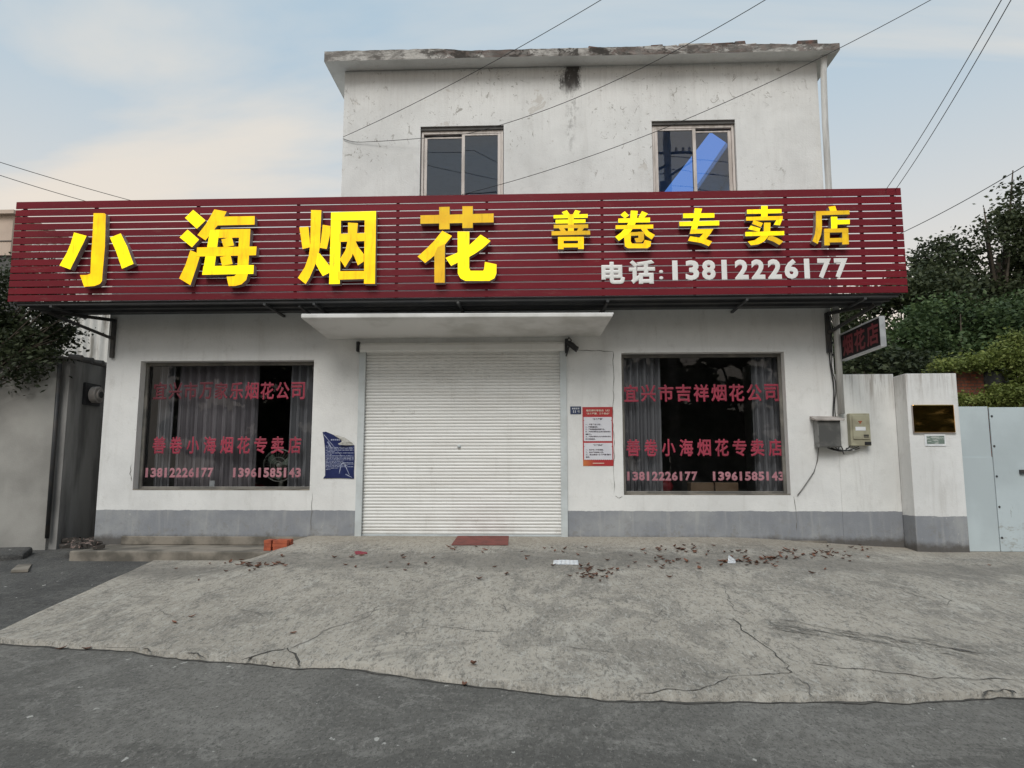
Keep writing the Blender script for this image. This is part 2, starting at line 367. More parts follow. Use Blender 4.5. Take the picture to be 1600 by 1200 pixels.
M['curtain'] = simple('grey_curtain', (.48, .47, .49), (.38, .37, .39), scale=2, stretch=(1, 1, .3), rough=.9)
M['sheer'] = simple('sheer_grey_curtain', (.46, .42, .44), (.34, .31, .33), scale=2, stretch=(1, 1, .3), rough=.9)
M['pvc'] = simple('white_pipe', (.66, .66, .64), (.45, .44, .42), scale=2, stretch=(4, 4, .5), rough=.5)
M['cable'] = simple('black_cable', (.025, .025, .027), rough=.6)
M['greycable'] = simple('grey_cable', (.22, .21, .20), rough=.7)
M['meterbeige'] = simple('beige_meter_paint', (.40, .38, .27), (.30, .28, .2), scale=5, rough=.5)
M['metergrey'] = simple('grey_meter_door', (.075, .075, .072), (.13, .127, .12), scale=6, lo=.45, hi=.7, rough=.6)
M['meterlid'] = simple('worn_lid_metal', (.45, .41, .38), (.28, .25, .23), scale=5, rough=.6)
M['meterside'] = simple('meter_side_metal', (.22, .22, .215), (.10, .098, .095), scale=8, lo=.5, hi=.65, rough=.6)
def brass():
    t = NT('polished_brass'); t.color(t.mix(t.rng(t.noise(3), .4, .6), (.62, .38, .12), (.5, .28, .08)))
    t.bump(t.noise(2.2, (1, 1, 1.4), 2, .4), .5, .05); return t.fin(.12, 1.0)
M['brass'] = brass()
M['paleblue'] = simple('pale_blue_sheet_steel', (.53, .60, .62), (.46, .52, .54), scale=1.2, rough=.5)
def gate_mat():
    t = NT('pale_blue_gate_paint')
    c = t.mix(t.rng(t.noise(.9, (1, 1, 1), 6), .38, .68), (.53, .60, .625), (.45, .51, .53))
    ru = t.rng(t.noise(5, (3, 3, .45), 8, .75, .5), .62, .67)
    c = t.mix(t.mul(ru, t.rng(t.axis(2), 1.35, .25), t.rng(t.axis(0), 7.0, 7.15), .85), c, (.13, .10, .08))
    c = t.mix(t.mul(t.rng(t.noise(6, (1, 1, 2), 8, .7), .5, .62), t.rng(t.axis(2), .35, .22), .5), c, (.22, .19, .14))
    t.color(c); t.bump(t.noise(2.2, (1, 1, 1), 3), .3, .03); return t.fin(.45, 0, .4)
M['gate'] = gate_mat()
M['shed'] = simple('shed_grey_render', (.36, .35, .325), (.24, .232, .215), scale=.9, lo=.35, hi=.7, rough=.9, bump=.3)
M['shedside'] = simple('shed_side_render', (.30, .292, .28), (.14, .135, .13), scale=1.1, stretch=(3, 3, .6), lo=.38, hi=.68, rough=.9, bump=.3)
M['corr'] = simple('weathered_corrugated_sheet', (.62, .61, .58), (.28, .26, .23), scale=2.2, stretch=(3, 3, .5), lo=.45, hi=.68, rough=.7)
M['beige'] = simple('beige_render', (.55, .44, .36), (.48, .38, .31), scale=.6, rough=.9)
M['darkstrip'] = simple('dark_band', (.12, .115, .11), rough=.9)
M['doormat'] = simple('red_doormat_rubber', (.23, .072, .058), (.17, .06, .05), scale=6, rough=.95, bump=.8, bscale=220, dist=.01)
M['redbrick'] = simple('new_red_brick', (.42, .105, .05), (.30, .075, .04), scale=8, rough=.9, bump=.4, bscale=60)
M['paper'] = simple('white_paper', (.78, .79, .80), (.66, .68, .70), scale=8, rough=.8)
M['foam'] = simple('white_plastic_scrap', (.75, .76, .77), rough=.5)
M['crimson'] = simple('crimson_wrapper', (.30, .02, .045), (.5, .3, .3), scale=30, lo=.6, hi=.66, rough=.4)
M['navy'] = simple('navy_notice_vinyl', (.010, .017, .085), (.018, .028, .11), scale=5, rough=.35)
M['noticeback'] = simple('notice_back_vinyl', (.50, .49, .45), (.36, .35, .32), scale=25, rough=.7)
M['noticetext'] = simple('pale_notice_print', (.36, .39, .50), (.20, .23, .36), scale=20, rough=.6)
def poster_mat():
    t = NT('red_poster_print'); g = t.mul(t.rng(t.axis(2), 1.33, 1.24), t.rng(t.axis(0), .92, .66))
    t.color(t.mix(g, (.40, .028, .03), (.55, .17, .045))); return t.fin(.5)
M['poster'] = poster_mat()
M['posterwhite'] = simple('poster_white_panel', (.66, .66, .70), (.6, .6, .65), scale=4, rough=.5)
M['postertext'] = simple('poster_dark_print', (.09, .07, .09), rough=.6)
M['postertitle'] = simple('poster_cream_print', (.72, .62, .50), rough=.6)
M['posterred'] = simple('poster_red_print', (.45, .03, .04), rough=.6)
M['plateblue'] = simple('house_plate_blue', (.045, .065, .13), rough=.4)
M['platewhite'] = simple('house_plate_print', (.6, .62, .66), rough=.5)
M['greennotice'] = simple('faded_green_print', (.16, .21, .18), (.42, .45, .42), scale=14, stretch=(1, 1, 3), lo=.48, hi=.6, rough=.6)
M['ledface'] = simple('black_led_panel', (.008, .008, .009), spec=.15, rough=.5)
M['ledred'] = simple('unlit_red_led', (.16, .018, .024), (.10, .012, .018), scale=60, rough=.5)
M['ledframe'] = simple('brushed_led_frame', (.50, .51, .52), (.40, .41, .42), scale=8, rough=.4, metal=.3)
def rooflight():
    m = bpy.data.materials.new('blue_rooflight_sheet'); m.use_nodes = True; nt = m.node_tree; nt.nodes.clear()
    o = nt.nodes.new('ShaderNodeOutputMaterial'); tr = nt.nodes.new('ShaderNodeBsdfTransparent'); tr.inputs[0].default_value = (.16, .36, .92, 1)
    nt.links.new(tr.outputs[0], o.inputs[0]); return m
M['rooflight'] = rooflight()
M['cardboard'] = simple('brown_cardboard', (.40, .27, .17), (.32, .21, .13), scale=4, rough=.9)
M['fanwhite'] = simple('cream_fan_plastic', (.70, .69, .62), rough=.4)
M['fangreen'] = simple('pale_green_fan_blade', (.30, .38, .30), rough=.4)
M['redcloth'] = simple('red_plastic_cover', (.42, .03, .045), rough=.4)
M['desk'] = simple('brown_desk_wood', (.12, .085, .06), (.08, .055, .04), scale=3, stretch=(1, 6, 1), rough=.6)
M['polec'] = simple('concrete_pole', (.22, .21, .2), rough=.9)
M['bark'] = simple('bark', (.085, .068, .05), (.05, .04, .03), scale=6, stretch=(3, 3, .6), rough=1, bump=.6, bscale=20, dist=.03)
def leafmat(name, c1, c2, c3=None):
    t = NT(name); g = t.nd.new('ShaderNodeNewGeometry')
    c = t.mix(g.outputs['Random Per Island'], c1, c2)
    c = t.mix(t.mul(t.rng(t.noise(.7, (1, 1, 1), 4), .42, .66), .75), c, c3 or tuple(x*.45 for x in c1))
    t.color(c); t.fin(.55, 0, .3)
    tl = t.nd.new('ShaderNodeBsdfTranslucent'); t.L.new(c, tl.inputs[0])
    mx = t.nd.new('ShaderNodeMixShader'); mx.inputs[0].default_value = .25
    out = t.nd['Material Output']; t.L.new(t.p.outputs[0], mx.inputs[1]); t.L.new(tl.outputs[0], mx.inputs[2]); t.L.new(mx.outputs[0], out.inputs[0])
    return t.mat
M['leafdark'] = leafmat('dark_evergreen_leaf', (.045, .06, .03), (.09, .108, .048), (.02, .03, .016))
M['leafmid'] = leafmat('mid_green_leaf', (.055, .095, .038), (.115, .165, .06), (.022, .04, .017))
M['leafivy'] = leafmat('ivy_leaf', (.15, .20, .045), (.27, .30, .085), (.10, .125, .03))
M['leafleft'] = leafmat('glossy_dark_leaf', (.03, .042, .02), (.065, .08, .035))
def dryleaf():
    t = NT('dry_leaf'); oi = t.nd.new('ShaderNodeObjectInfo')
    c = t.mix(oi.outputs['Random'], (.21, .088, .052), (.08, .045, .032))
    c = t.mix(t.mul(t.rng(t.noise(25), .4, .7), .6), c, (.20, .11, .07)); t.color(c); return t.fin(.8)
M['dryleaf'] = dryleaf()
M['redruin'] = None
def ruinbrick():
    t = NT('old_red_brickwork'); b = t.nd.new('ShaderNodeTexBrick'); mp = t.nd.new('ShaderNodeMapping'); t.L.new(t.co, mp.inputs[0]); mp.inputs['Rotation'].default_value = (R(90), 0, 0)
    t.L.new(mp.outputs[0], b.inputs['Vector']); b.inputs['Color1'].default_value = (.30, .085, .045, 1); b.inputs['Color2'].default_value = (.20, .07, .045, 1)
    b.inputs['Mortar'].default_value = (.10, .075, .06, 1); b.inputs['Scale'].default_value = 4; b.inputs['Mortar Size'].default_value = .03
    t.color(t.mix(t.mul(t.rng(t.noise(5), .45, .7), .6), b.outputs['Color'], (.09, .06, .04))); t.bump(t.noise(12), .6, .03); return t.fin(.95)
M['redruin'] = ruinbrick()
M['stone'] = simple('dark_grey_stone', (.10, .10, .10), (.05, .05, .05), scale=3, rough=.9, bump=.6, bscale=8, dist=.05)
M['litter'] = simple('mixed_litter', (.045, .038, .032), (.22, .16, .14), scale=11, lo=.56, hi=.6, rough=.8)

# ------------------------------------------------------------------ lettering
_txt = {}
def text_geo(body, bold):
    key = (body, bold)
    if key not in _txt:
        c = bpy.data.curves.new('lettering_curve', 'FONT'); c.body = body; c.size = 1; c.resolution_u = 3
        if bold: c.bevel_depth = bold; c.bevel_resolution = 0
        o = bpy.data.objects.new('lettering_curve', c); COL.objects.link(o)
        dg = bpy.context.evaluated_depsgraph_get(); dg.update(); me = o.evaluated_get(dg).to_mesh()
        v = [tuple(x.co) for x in me.vertices]; f = [tuple(p.vertices) for p in me.polygons]
        o.evaluated_get(dg).to_mesh_clear(); bpy.data.objects.remove(o); bpy.data.curves.remove(c)
        _txt[key] = (v, f)
    return _txt[key]
def put_text(mb, body, bold, u0, u1, v0, v1, fn, thick=.004, m=0):
    v, f = text_geo(body, bold)
    if not v: return
    a = np.array(v); lo, hi = a.min(0), a.max(0); s = np.maximum(hi-lo, 1e-6)
    i = len(mb.v)
    for x, y, z in v:
        U = u0+(x-lo[0])/s[0]*(u1-u0); V = v0+(y-lo[1])/s[1]*(v1-v0); D = (z-lo[2])/s[2] if s[2] > 1e-5 else 0
        mb.v.append(tuple(map(float, fn(U, V, -thick*D))))
    for q in f: mb.f.append(tuple(i+k for k in q)); mb.m.append(m)
def row_text(mb, chars, bold, px0, px1, pyt, pyb, Y, fill=.86, slope=0., m=0):
    """characters in equal cells along a row, on the plane Y"""
    A = onY(px0, pyb, Y); B = onY(px1, pyb+slope, Y); T = onY((px0+px1)/2, pyt+slope/2, Y); Bm = onY((px0+px1)/2, pyb+slope/2, Y)
    X0, X1, Z0, H = A[0], B[0], A[2], T[2]-Bm[2]
    n = len(chars); cell = (X1-X0)/n
    pitch = (X1-X0-cell*fill)/(max(1, n-1))
    for k, ch in enumerate(chars):
        u = X0+k*pitch; z = Z0+(B[2]-Z0)*k/max(1, n-1)
        v = np.array(text_geo(ch, bold)[0]); asp = np.ptp(v[:, 0])/max(1e-6, np.ptp(v[:, 1])); wd = cell*fill
        if ch in '1:': wd = min(wd, H*asp*1.1)
        c_ = u+cell*fill/2-(.06*cell if ch == '1' else 0)
        put_text(mb, ch, bold, c_-wd/2, c_+wd/2, z, z+H, lambda U, V, D: (U, Y+D, V), m=m)

# ------------------------------------------------------------------ the ground
EDGE_PX = [(-700, 985), (0, 1005), (100, 1012), (210, 1018), (290, 1031), (380, 1036), (470, 1043), (560, 1046), (640, 1058), (760, 1073), (860, 1085), (940, 1093), (1000, 1095), (1100, 1096), (1240, 1096), (1340, 1097), (1500, 1094), (1600, 1087), (2300, 1060)]
EDGE = [onZ(x, y, -.5)[:2] for x, y in EDGE_PX]
EX = [e[0] for e in EDGE]; EY = [e[1] for e in EDGE]
def yedge(X): return float(np.interp(X, EX, EY))+.05*mnoise.noise(Vector((X*2.2, 7, 0)))+.035*mnoise.noise(Vector((X*5.5, 2, 0)))+.015*mnoise.noise(Vector((X*14, 2, 5)))
def sm(x, a, b):
    t = min(1, max(0, (x-a)/(b-a))); return t*t*(3-2*t)
def ztop(X): return .035-.235*sm(-X, 3.75, 4.6)-.16*sm(X, 2.8, 6.2)
def zr(X, Y):
    t = min(1.0, max(0., Y/yedge(X)))
    z = ztop(X)+(-.455-ztop(X))*t
    return z+.012*mnoise.noise(Vector((X*.7, Y*.9, 3)))*min(1, t*6)*min(1, (1-t)*6)
def onramp(px, py):
    z = -.1
    for _ in range(25):
        p = onZ(px, py, z)
        z = .5*z+.5*zr(p[0], min(-.01, p[1]))
    return np.array([p[0], p[1], z])
big = MB(); big.face([(-500, -500, -.56), (500, -500, -.56), (500, 500, -.56), (-500, 500, -.56)])
big.build('ground', M['earth'], kind='structure')
rd = MB(); rd.face([(-80, -17, -.5), (80, -17, -.5), (80, -3.9, -.5), (-80, -3.9, -.5)])
rd.build('road', M['road'], kind='structure')
ln = MB(); NXl, NYl = 20, 24
pts = [[None]*(NXl+1) for _ in range(NYl+1)]
for j in range(NYl+1):
    Y = -5.12+j*(21.12/NYl)
    for i in range(NXl+1):
        X = -40+i*(35.5/NXl)
        z = -.496 if Y < -5.4 else min(-.0, -.496+(Y+5.4)*.052)
        pts[j][i] = (X, Y, z if Y < 4 else -.0)
for j in range(NYl):
    for i in range(NXl): ln.face([pts[j][i], pts[j][i+1], pts[j+1][i+1], pts[j+1][i]])
ln.build('side_lane', M['lane'], kind='structure', smooth=True)
yd = MB(); yd.face([(4.9, .05, -.12), (60, .05, -.12), (60, 60, -.12), (4.9, 60, -.12)])
yd.build('back_yard_ground', M['earth'], kind='structure')
fc = MB(); NX, NT_ = 520, 70
def xl(t): return -6.05+t*.88
g = []
for j in range(NT_+1):
    t = j/NT_; rowp = []
    for i in range(NX+1):
        s = i/NX; X = xl(t)+s*(16-xl(t)); ye = yedge(X); Y = t*ye
        rowp.append((X, Y, zr(X, Y)))
    g.append(rowp)
for r in g: fc.v += r
W1 = NX+1
for j in range(NT_):
    for i in range(NX):
        fc.f.append((j*W1+i, (j+1)*W1+i, (j+1)*W1+i+1, j*W1+i+1)); fc.m.append(0)
# chipped lip along the road and the left border
random.seed(4)
lip = []
for i in range(NX+1):
    x, y, z = g[-1][i]; k = .018*mnoise.noise(Vector((x*3, 1, 1)))+.012*mnoise.noise(Vector((x*11, 4, 1)))
    lip.append((x, y-.03+k, -.52))
b0 = len(fc.v); fc.v += lip
for i in range(NX): fc.f.append((NT_*W1+i, b0+i, b0+i+1, NT_*W1+i+1)); fc.m.append(0)
lf = [(g[j][0][0]-.02, g[j][0][1], g[j][0][2]-.12) for j in range(NT_+1)]
b0 = len(fc.v); fc.v += lf
for j in range(NT_): fc.f.append((j*W1, b0+j, b0+j+1, (j+1)*W1)); fc.m.append(0)
forecourt = fc.build('forecourt', M['concrete'], kind='structure', smooth=True)
def strip(name, pxs, wd, mat, parent, seed=0, lift=.004, surf='ramp', jit=.012):
    rnd = random.Random(seed); mb = MB(); P = []
    base = [onramp(*p) if surf == 'ramp' else onY(*p, -.004) for p in pxs]
    for a, b in zip(base, base[1:]):
        n = max(3, int(np.linalg.norm(b-a)/.07))
        for k in range(n): P.append(a+(b-a)*k/n)
    P.append(base[-1]); Q = []
    for k, p in enumerate(P):
        e = 1 if 0 < k < len(P)-1 else 0
        if surf == 'ramp':
            x, y = p[0]+rnd.gauss(0, jit)*e, p[1]+rnd.gauss(0, jit)*e; Q.append(np.array([x, y, zr(x, y)+lift]))
        else: Q.append(np.array([p[0]+rnd.gauss(0, jit)*e, -.004, p[2]+rnd.gauss(0, jit)*e]))
    L_, R_ = [], []
    for k, p in enumerate(Q):
        d = Q[min(k+1, len(Q)-1)]-Q[max(0, k-1)]
        n = np.array([-d[1], d[0], 0]) if surf == 'ramp' else np.array([-d[2], 0, d[0]])
        n = n/(np.linalg.norm(n)+1e-9); ww = wd*(.35+rnd.random()*.9)*(1 if 0 < k < len(Q)-1 else .2)/2
        L_.append(p+n*ww); R_.append(p-n*ww)
    for k in range(len(Q)-1): mb.face([L_[k], L_[k+1], R_[k+1], R_[k]])
    return mb.build(name, mat, parent, fix=False, kind='structure' if parent is None else None)
CR = [
 ([(376, 1032), (420, 1018), (448, 1014), (462, 1024), (468, 1042)], .022, 'crack'),
 ([(450, 1014), (480, 1003), (520, 980), (575, 965), (590, 945)], .010, 'cracklight'),
 ([(290, 1021), (310, 1020), (322, 1030)], .02, 'crack'), ([(150, 1012), (230, 1013), (242, 1020)], .014, 'crack'),
 ([(1145, 965), (1160, 985), (1180, 1000), (1205, 1015), (1225, 1035), (1234, 1050), (1215, 1053), (1140, 1058), (1110, 1074), (1085, 1079), (1040, 1078), (1000, 1084)], .012, 'crack'),
 ([(1240, 1057), (1258, 1068), (1270, 1090)], .010, 'cracklight'),
 ([(1264, 1036), (1320, 1045), (1400, 1052), (1455, 1060), (1480, 1059), (1530, 1062), (1600, 1063)], .013, 'crack'),
 ([(1538, 1088), (1542, 1080), (1575, 1078), (1597, 1085)], .020, 'crack'),
 ([(1130, 915), (1140, 938), (1150, 955)], .008, 'cracklight'),
 ([(1468, 1021), (1495, 1025)], .016, 'crack'), ([(1200, 970), (1218, 981)], .014, 'cracklight'),
 ([(1400, 920), (1450, 936), (1480, 946), (1485, 938), (1470, 930)], .010, 'cracklight'),
 ([(550, 965), (600, 950), (650, 938)], .007, 'cracklight'), ([(775, 940), (790, 950), (793, 957)], .010, 'cracklight'),
 ([(1005, 985), (1025, 965), (1040, 950)], .006, 'cracklight'), ([(660, 975), (700, 980), (740, 985), (790, 988)], .010, 'cracklight'),
 ([(880, 1010), (930, 1017), (970, 1020)], .008, 'cracklight'), ([(250, 955), (262, 960), (270, 962)], .010, 'cracklight'),
 ([(370, 952), (400, 957), (417, 965)], .010, 'cracklight'),
]
for k, (p, wd, mm) in enumerate(CR): strip('concrete_crack', p, wd, M[mm], forecourt, seed=k)
rnd = random.Random(6); gp = MB(); P_ = []
for k in range(420):
    x = -5.4+k*.04; P_.append((x, yedge(x)-.03+.014*mnoise.noise(Vector((x*9, 3, 0))), .002+.05*max(0, mnoise.noise(Vector((x*2.6, 9, 0)))+.12)+.008*rnd.random()))
for (x0, y0, w0), (x1, y1, w1) in zip(P_, P_[1:]): gp.face([(x0, y0-w0, -.4955), (x1, y1-w1, -.4955), (x1, y1+.03, -.4955), (x0, y0+.03, -.4955)])
gp.build('edge_gap', M['scuffdark'], forecourt, fix=False)
# a dark mop-like scuff on the right and a scatter of short scratches
rs = random.Random(12)
for k in range(80):
    t = rs.random(); cx, cy = 1190+t*310, 972+t*44+rs.gauss(0, 5)+math.sin(t*7)*4; l = 18+rs.random()*40
    strip('scuff_mark', [(cx, cy), (cx+l*.5, cy+l*.09+rs.gauss(0, 1)), (cx+l, cy+l*.19)], .008+.008*rs.random(), M['scuff'], forecourt, seed=100+k, lift=.0045+.00006*k, jit=.006)

# step along the wall left of the door
stp = MB(); stp.box(-7.2, -3.66, -1.02, -.003, -.42, -.118)
stp.build('step', M['stepc'], kind='structure', bevel=.02)
foot = MB(); foot.box(-6.98, -3.62, -.055, -.002, -.116, .022); foot.build('wall_footing', M['stepc'], kind='structure', bevel=.012)
foot = MB(); foot.box(1.95, 4.55, -.06, -.002, -.2, -.012); foot.build('wall_footing', M['stepc'], kind='structure', bevel=.012)
kb = MB(); kb.hexa([(-9.9, -2.2, -.5), (-8.0, -.9, -.5), (-8.25, -.35, -.5), (-12, -.9, -.5), (-9.9, -2.2, -.22), (-8.0, -.9, -.17), (-8.25, -.35, -.12), (-12, -.9, -.16)])
kb.build('side_pavement', M['lane'], kind='structure', bevel=.04)

# ------------------------------------------------------------------ the building
bld = thing('shop_building', 'white two storey roadside shop with grey base band, roller shutter door and peeling plaster', 'building', (-1.3, 0, 0))
def grid_wall(xs, zs, solid, y0, y1):
    mb = MB(); nx, nz = len(xs)-1, len(zs)-1
    S = lambda i, k: 0 <= i < nx and 0 <= k < nz and solid((xs[i]+xs[i+1])/2, (zs[k]+zs[k+1])/2)
    for i in range(nx):
        for k in range(nz):
            if not S(i, k): continue
            a, b, c, d = xs[i], xs[i+1], zs[k], zs[k+1]
            mb.face([(a, y0, c), (b, y0, c), (b, y0, d), (a, y0, d)]); mb.face([(a, y1, c), (a, y1, d), (b, y1, d), (b, y1, c)])
            if not S(i-1, k): mb.face([(a, y0, c), (a, y0, d), (a, y1, d), (a, y1, c)])
            if not S(i+1, k): mb.face([(b, y0, c), (b, y1, c), (b, y1, d), (b, y0, d)])
            if not S(i, k-1): mb.face([(a, y0, c), (a, y1, c), (b, y1, c), (b, y0, c)])
            if not S(i, k+1): mb.face([(a, y0, d), (b, y0, d), (b, y1, d), (a, y1, d)])
    return mb
WL, WR = (-6.87, -3.855, .775, 2.97), (1.345, 4.03, .705, 3.06)
UL, UR = (-2.10, -.63, 5.75, 7.13), (1.95, 3.385, 5.75, 7.15)
DR = (-3.0, .36, -.5, 3.2)
HOLES = [WL, WR, UL, UR, DR]
BX0, BX1, UX0, GZ, TZ = -7.47, 4.83, -3.48, 5.22, 8.2
xs = sorted({BX0, BX1, UX0}|{h[0] for h in HOLES}|{h[1] for h in HOLES}); zs = sorted({-.5, GZ, TZ}|{h[2] for h in HOLES}|{h[3] for h in HOLES})
def solid(x, z):
    if x < UX0 and z > GZ: return False
    return not any(h[0] < x < h[1] and h[2] < z < h[3] for h in HOLES)
grid_wall(xs, zs, solid, 0, .3).build('front_wall', M['facade'], bld)
sw = MB(); sw.box(BX0, BX0+.25, .3, 8, -.5, GZ); sw.build('side_wall', M['facade'], bld)
sw = MB(); sw.box(BX1-.25, BX1, .3, 8, -.5, TZ); sw.build('side_wall', M['facade'], bld)
sw = MB(); sw.box(UX0, UX0+.25, .3, 8, GZ+.15, TZ); sw.build('side_wall', M['facade'], bld)
sw = MB(); sw.box(BX0+.25, BX1-.25, 7.75, 8, -.5, GZ); sw.box(UX0+.25, BX1-.25, 7.75, 8, GZ+.151, TZ); sw.build('back_wall', M['facade'], bld)
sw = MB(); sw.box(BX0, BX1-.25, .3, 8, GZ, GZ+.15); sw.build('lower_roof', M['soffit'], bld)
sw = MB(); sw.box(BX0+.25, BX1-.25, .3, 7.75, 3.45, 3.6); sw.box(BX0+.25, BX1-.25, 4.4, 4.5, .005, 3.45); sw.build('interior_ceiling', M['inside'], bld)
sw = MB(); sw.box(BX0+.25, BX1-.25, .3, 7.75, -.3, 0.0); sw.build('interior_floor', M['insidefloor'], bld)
# eave slab with its broken brick edge
ev = MB(); rnd = random.Random(3)
n = 120; X0, X1 = -3.76, 5.10
front = []
for i in range(n+1):
    x = X0+(X1-X0)*i/n
    front.append((x, -.33+.012*mnoise.noise(Vector((x*5, 0, 0))), 8.205+.01*mnoise.noise(Vector((x*6, 2, 0)))-.02*sm(x, -1, 2), 8.39-.05*sm(x, -1.8, -1.2)+.012*mnoise.noise(Vector((x*9, 5, 0)))-.03*sm(x, 3, 5)))
for a, b in zip(front, front[1:]):
    A0, A1, B0, B1 = (a[0], a[1], a[2]), (a[0], a[1], a[3]), (b[0], b[1], b[2]), (b[0], b[1], b[3])
    ev.face([A0, B0, B1, A1]); ev.face([A1, B1, (b[0], .4, 8.36), (a[0], .4, 8.36)]); ev.face([A0, (a[0], .4, 8.215), (b[0], .4, 8.215), B0], 1)
for p in (front[0], front[-1]): ev.face([(p[0], p[1], p[2]), (p[0], p[1], p[3]), (p[0], 8.4, 8.36), (p[0], 8.4, 8.215)], 1)
ev.face([(X0, 8.4, 8.215), (X1, 8.4, 8.215), (X1, 8.4, 8.36), (X0, 8.4, 8.36)])
RL = [onZ(x, y, 8.215)[:2] for x, y in ((1024, 318), (1110, 206), (1139, 226), (1060, 340))]      # the tilted rooflight
OC = [(X0, 8.4), (X0, .4), (X1, .4), (X1, 8.4)]
for z, mi in ((8.215, 1), (8.36, 0)):
    for k in range(4): p, q, u, v = OC[k], OC[(k+1) % 4], RL[(k+1) % 4], RL[k]; ev.face([(*p, z), (*q, z), (*u, z), (*v, z)], mi)
for k in range(4): u, v = RL[k], RL[(k+1) % 4]; ev.face([(*u, 8.215), (*v, 8.215), (*v, 8.36), (*u, 8.36)], 1)
roof = ev.build('roof_slab', [M['eave'], M['soffit']], bld, fix=True)
m = MB(); m.face([(*p, 8.30) for p in RL]); m.build('rooflight', M['rooflight'], roof, fix=False)
x = -1.95
while x < 5.0:
    L_ = .16+rnd.random()*.22
    if rnd.random() < (.45 if x < -1.0 else .22 if x < .5 else .93):
        h_ = (.03+.05*rnd.random())*(1.15 if x > .6 else .8); b = MB(); y = -.315+rnd.random()*.05; z0 = front[int((x-X0)/(X1-X0)*n)][3]-.012
        j = lambda s=.012: rnd.gauss(0, s)
        b.hexa([(x+j(), y+j(), z0), (x+L_-.01+j(), y+j(), z0), (x+L_-.01, y+.22, z0), (x, y+.22, z0), (x+j(), y+j(), z0+h_+j()), (x+L_-.01+j(), y+j(), z0+h_+j()), (x+L_-.01+j(), y+.2, z0+h_+j()), (x+j(), y+.2, z0+h_+j())])
        b.build('coping_brick', M['brokenbrick'] if rnd.random() < .5 else M['mortar'], roof, bevel=.012)
    x += L_
# door canopy
cp = MB(); cz0, cz1 = 3.41, 3.475
CY = -1.08; k_ = [onY(x, y, CY) for x, y in ((470, 497), (957, 495), (960, 488), (470, 490))]
cp.hexa([k_[0], k_[1], (1.0, -.003, 3.335), (-3.62, -.003, 3.32), k_[3], k_[2], (1.0, -.003, 3.53), (-3.62, -.003, 3.53)])
cp.build('door_canopy', M['canopyedge'], bld, bevel=.015)
# shop windows
def curtain(name, x0, x1, z0, z1, Y, folds, amp, mat, label, group=None, phase=0.):
    mb = MB(); nn = folds*10; P = []
    for i in range(nn+1):
        t = i/nn; x = x0+(x1-x0)*t; a = 2*math.pi*folds*t+phase+.8*math.sin(5*t)
        P.append([(x, Y+amp*math.sin(a), z1), (x+.01*math.sin(3*a), Y+amp*1.1*math.sin(a), z0)])
    for a, b in zip(P, P[1:]): mb.face([a[0], b[0], b[1], a[1]])
    o = mb.build(name, mat, fix=False)
    m = o.modifiers.new('thick', 'SOLIDIFY'); m.thickness = .004
    return prop(o, label, 'curtain', group)
def shop_window(h, label):
    x0, x1, z0, z1 = h
    win = MB()
    for b in ((x0+.002, x0+.055, .16, .23, z0+.002, z1-.002), (x1-.055, x1-.002, .16, .23, z0+.002, z1-.002), (x0+.056, x1-.056, .162, .228, z0+.002, z0+.06), (x0+.056, x1-.056, .162, .228, z1-.06, z1-.002)): win.box(*b)
    f = win.build('window', M['alugrey'], bld, bevel=.006, label=label)
    s = MB(); s.box(x0+.003, x1-.003, .004, .158, z0+.0015, z0+.02); s.build('sill', M['stepc'], f)
    p = MB(); p.face([(x0+.05, .2, z0+.05), (x1-.05, .2, z0+.05), (x1-.05, .2, z1-.05), (x0+.05, .2, z1-.05)]); p.build('pane', M['glass'], f, fix=False)
    return f
wl = shop_window(WL, 'left shop window half screened by a grey curtain')
wr = shop_window(WR, 'right shop window with curtains drawn to its sides')
def lettering(parent, *rows):
    for (chars, bold, a, b, t, bo, fill, slope, mat) in rows:
        mb = MB(); row_text(mb, chars, bold, a, b, t, bo, .196, fill, slope); mb.build('lettering', M[mat], parent, fix=False)
lettering(wl, ('宜兴市万家乐烟花公司', .022, 239, 476, 597, 624, .9, 0, 'redvinylfaded'),
          ('善卷小海烟花专卖店', .025, 238, 470, 682, 709, .78, 0, 'redvinyl'),
          ('13812226177', .045, 225, 333, 731, 746, .9, 0, 'pinkvinyl'), ('13961585143', .045, 362, 470, 731, 746, .9, 0, 'pinkvinyl'))
lettering(wr, ('宜兴市吉祥烟花公司', .025, 974, 1219, 601, 628, .88, -1, 'redvinyl'),
          ('善卷小海烟花专卖店', .025, 979, 1223, 686, 713, .80, 0, 'redvinyl'),
          ('13812226177', .045, 978, 1090, 737, 751, .9, 0, 'pinkvinyl'), ('13961585143', .045, 1112, 1226, 737, 751, .9, 0, 'pinkvinyl'))
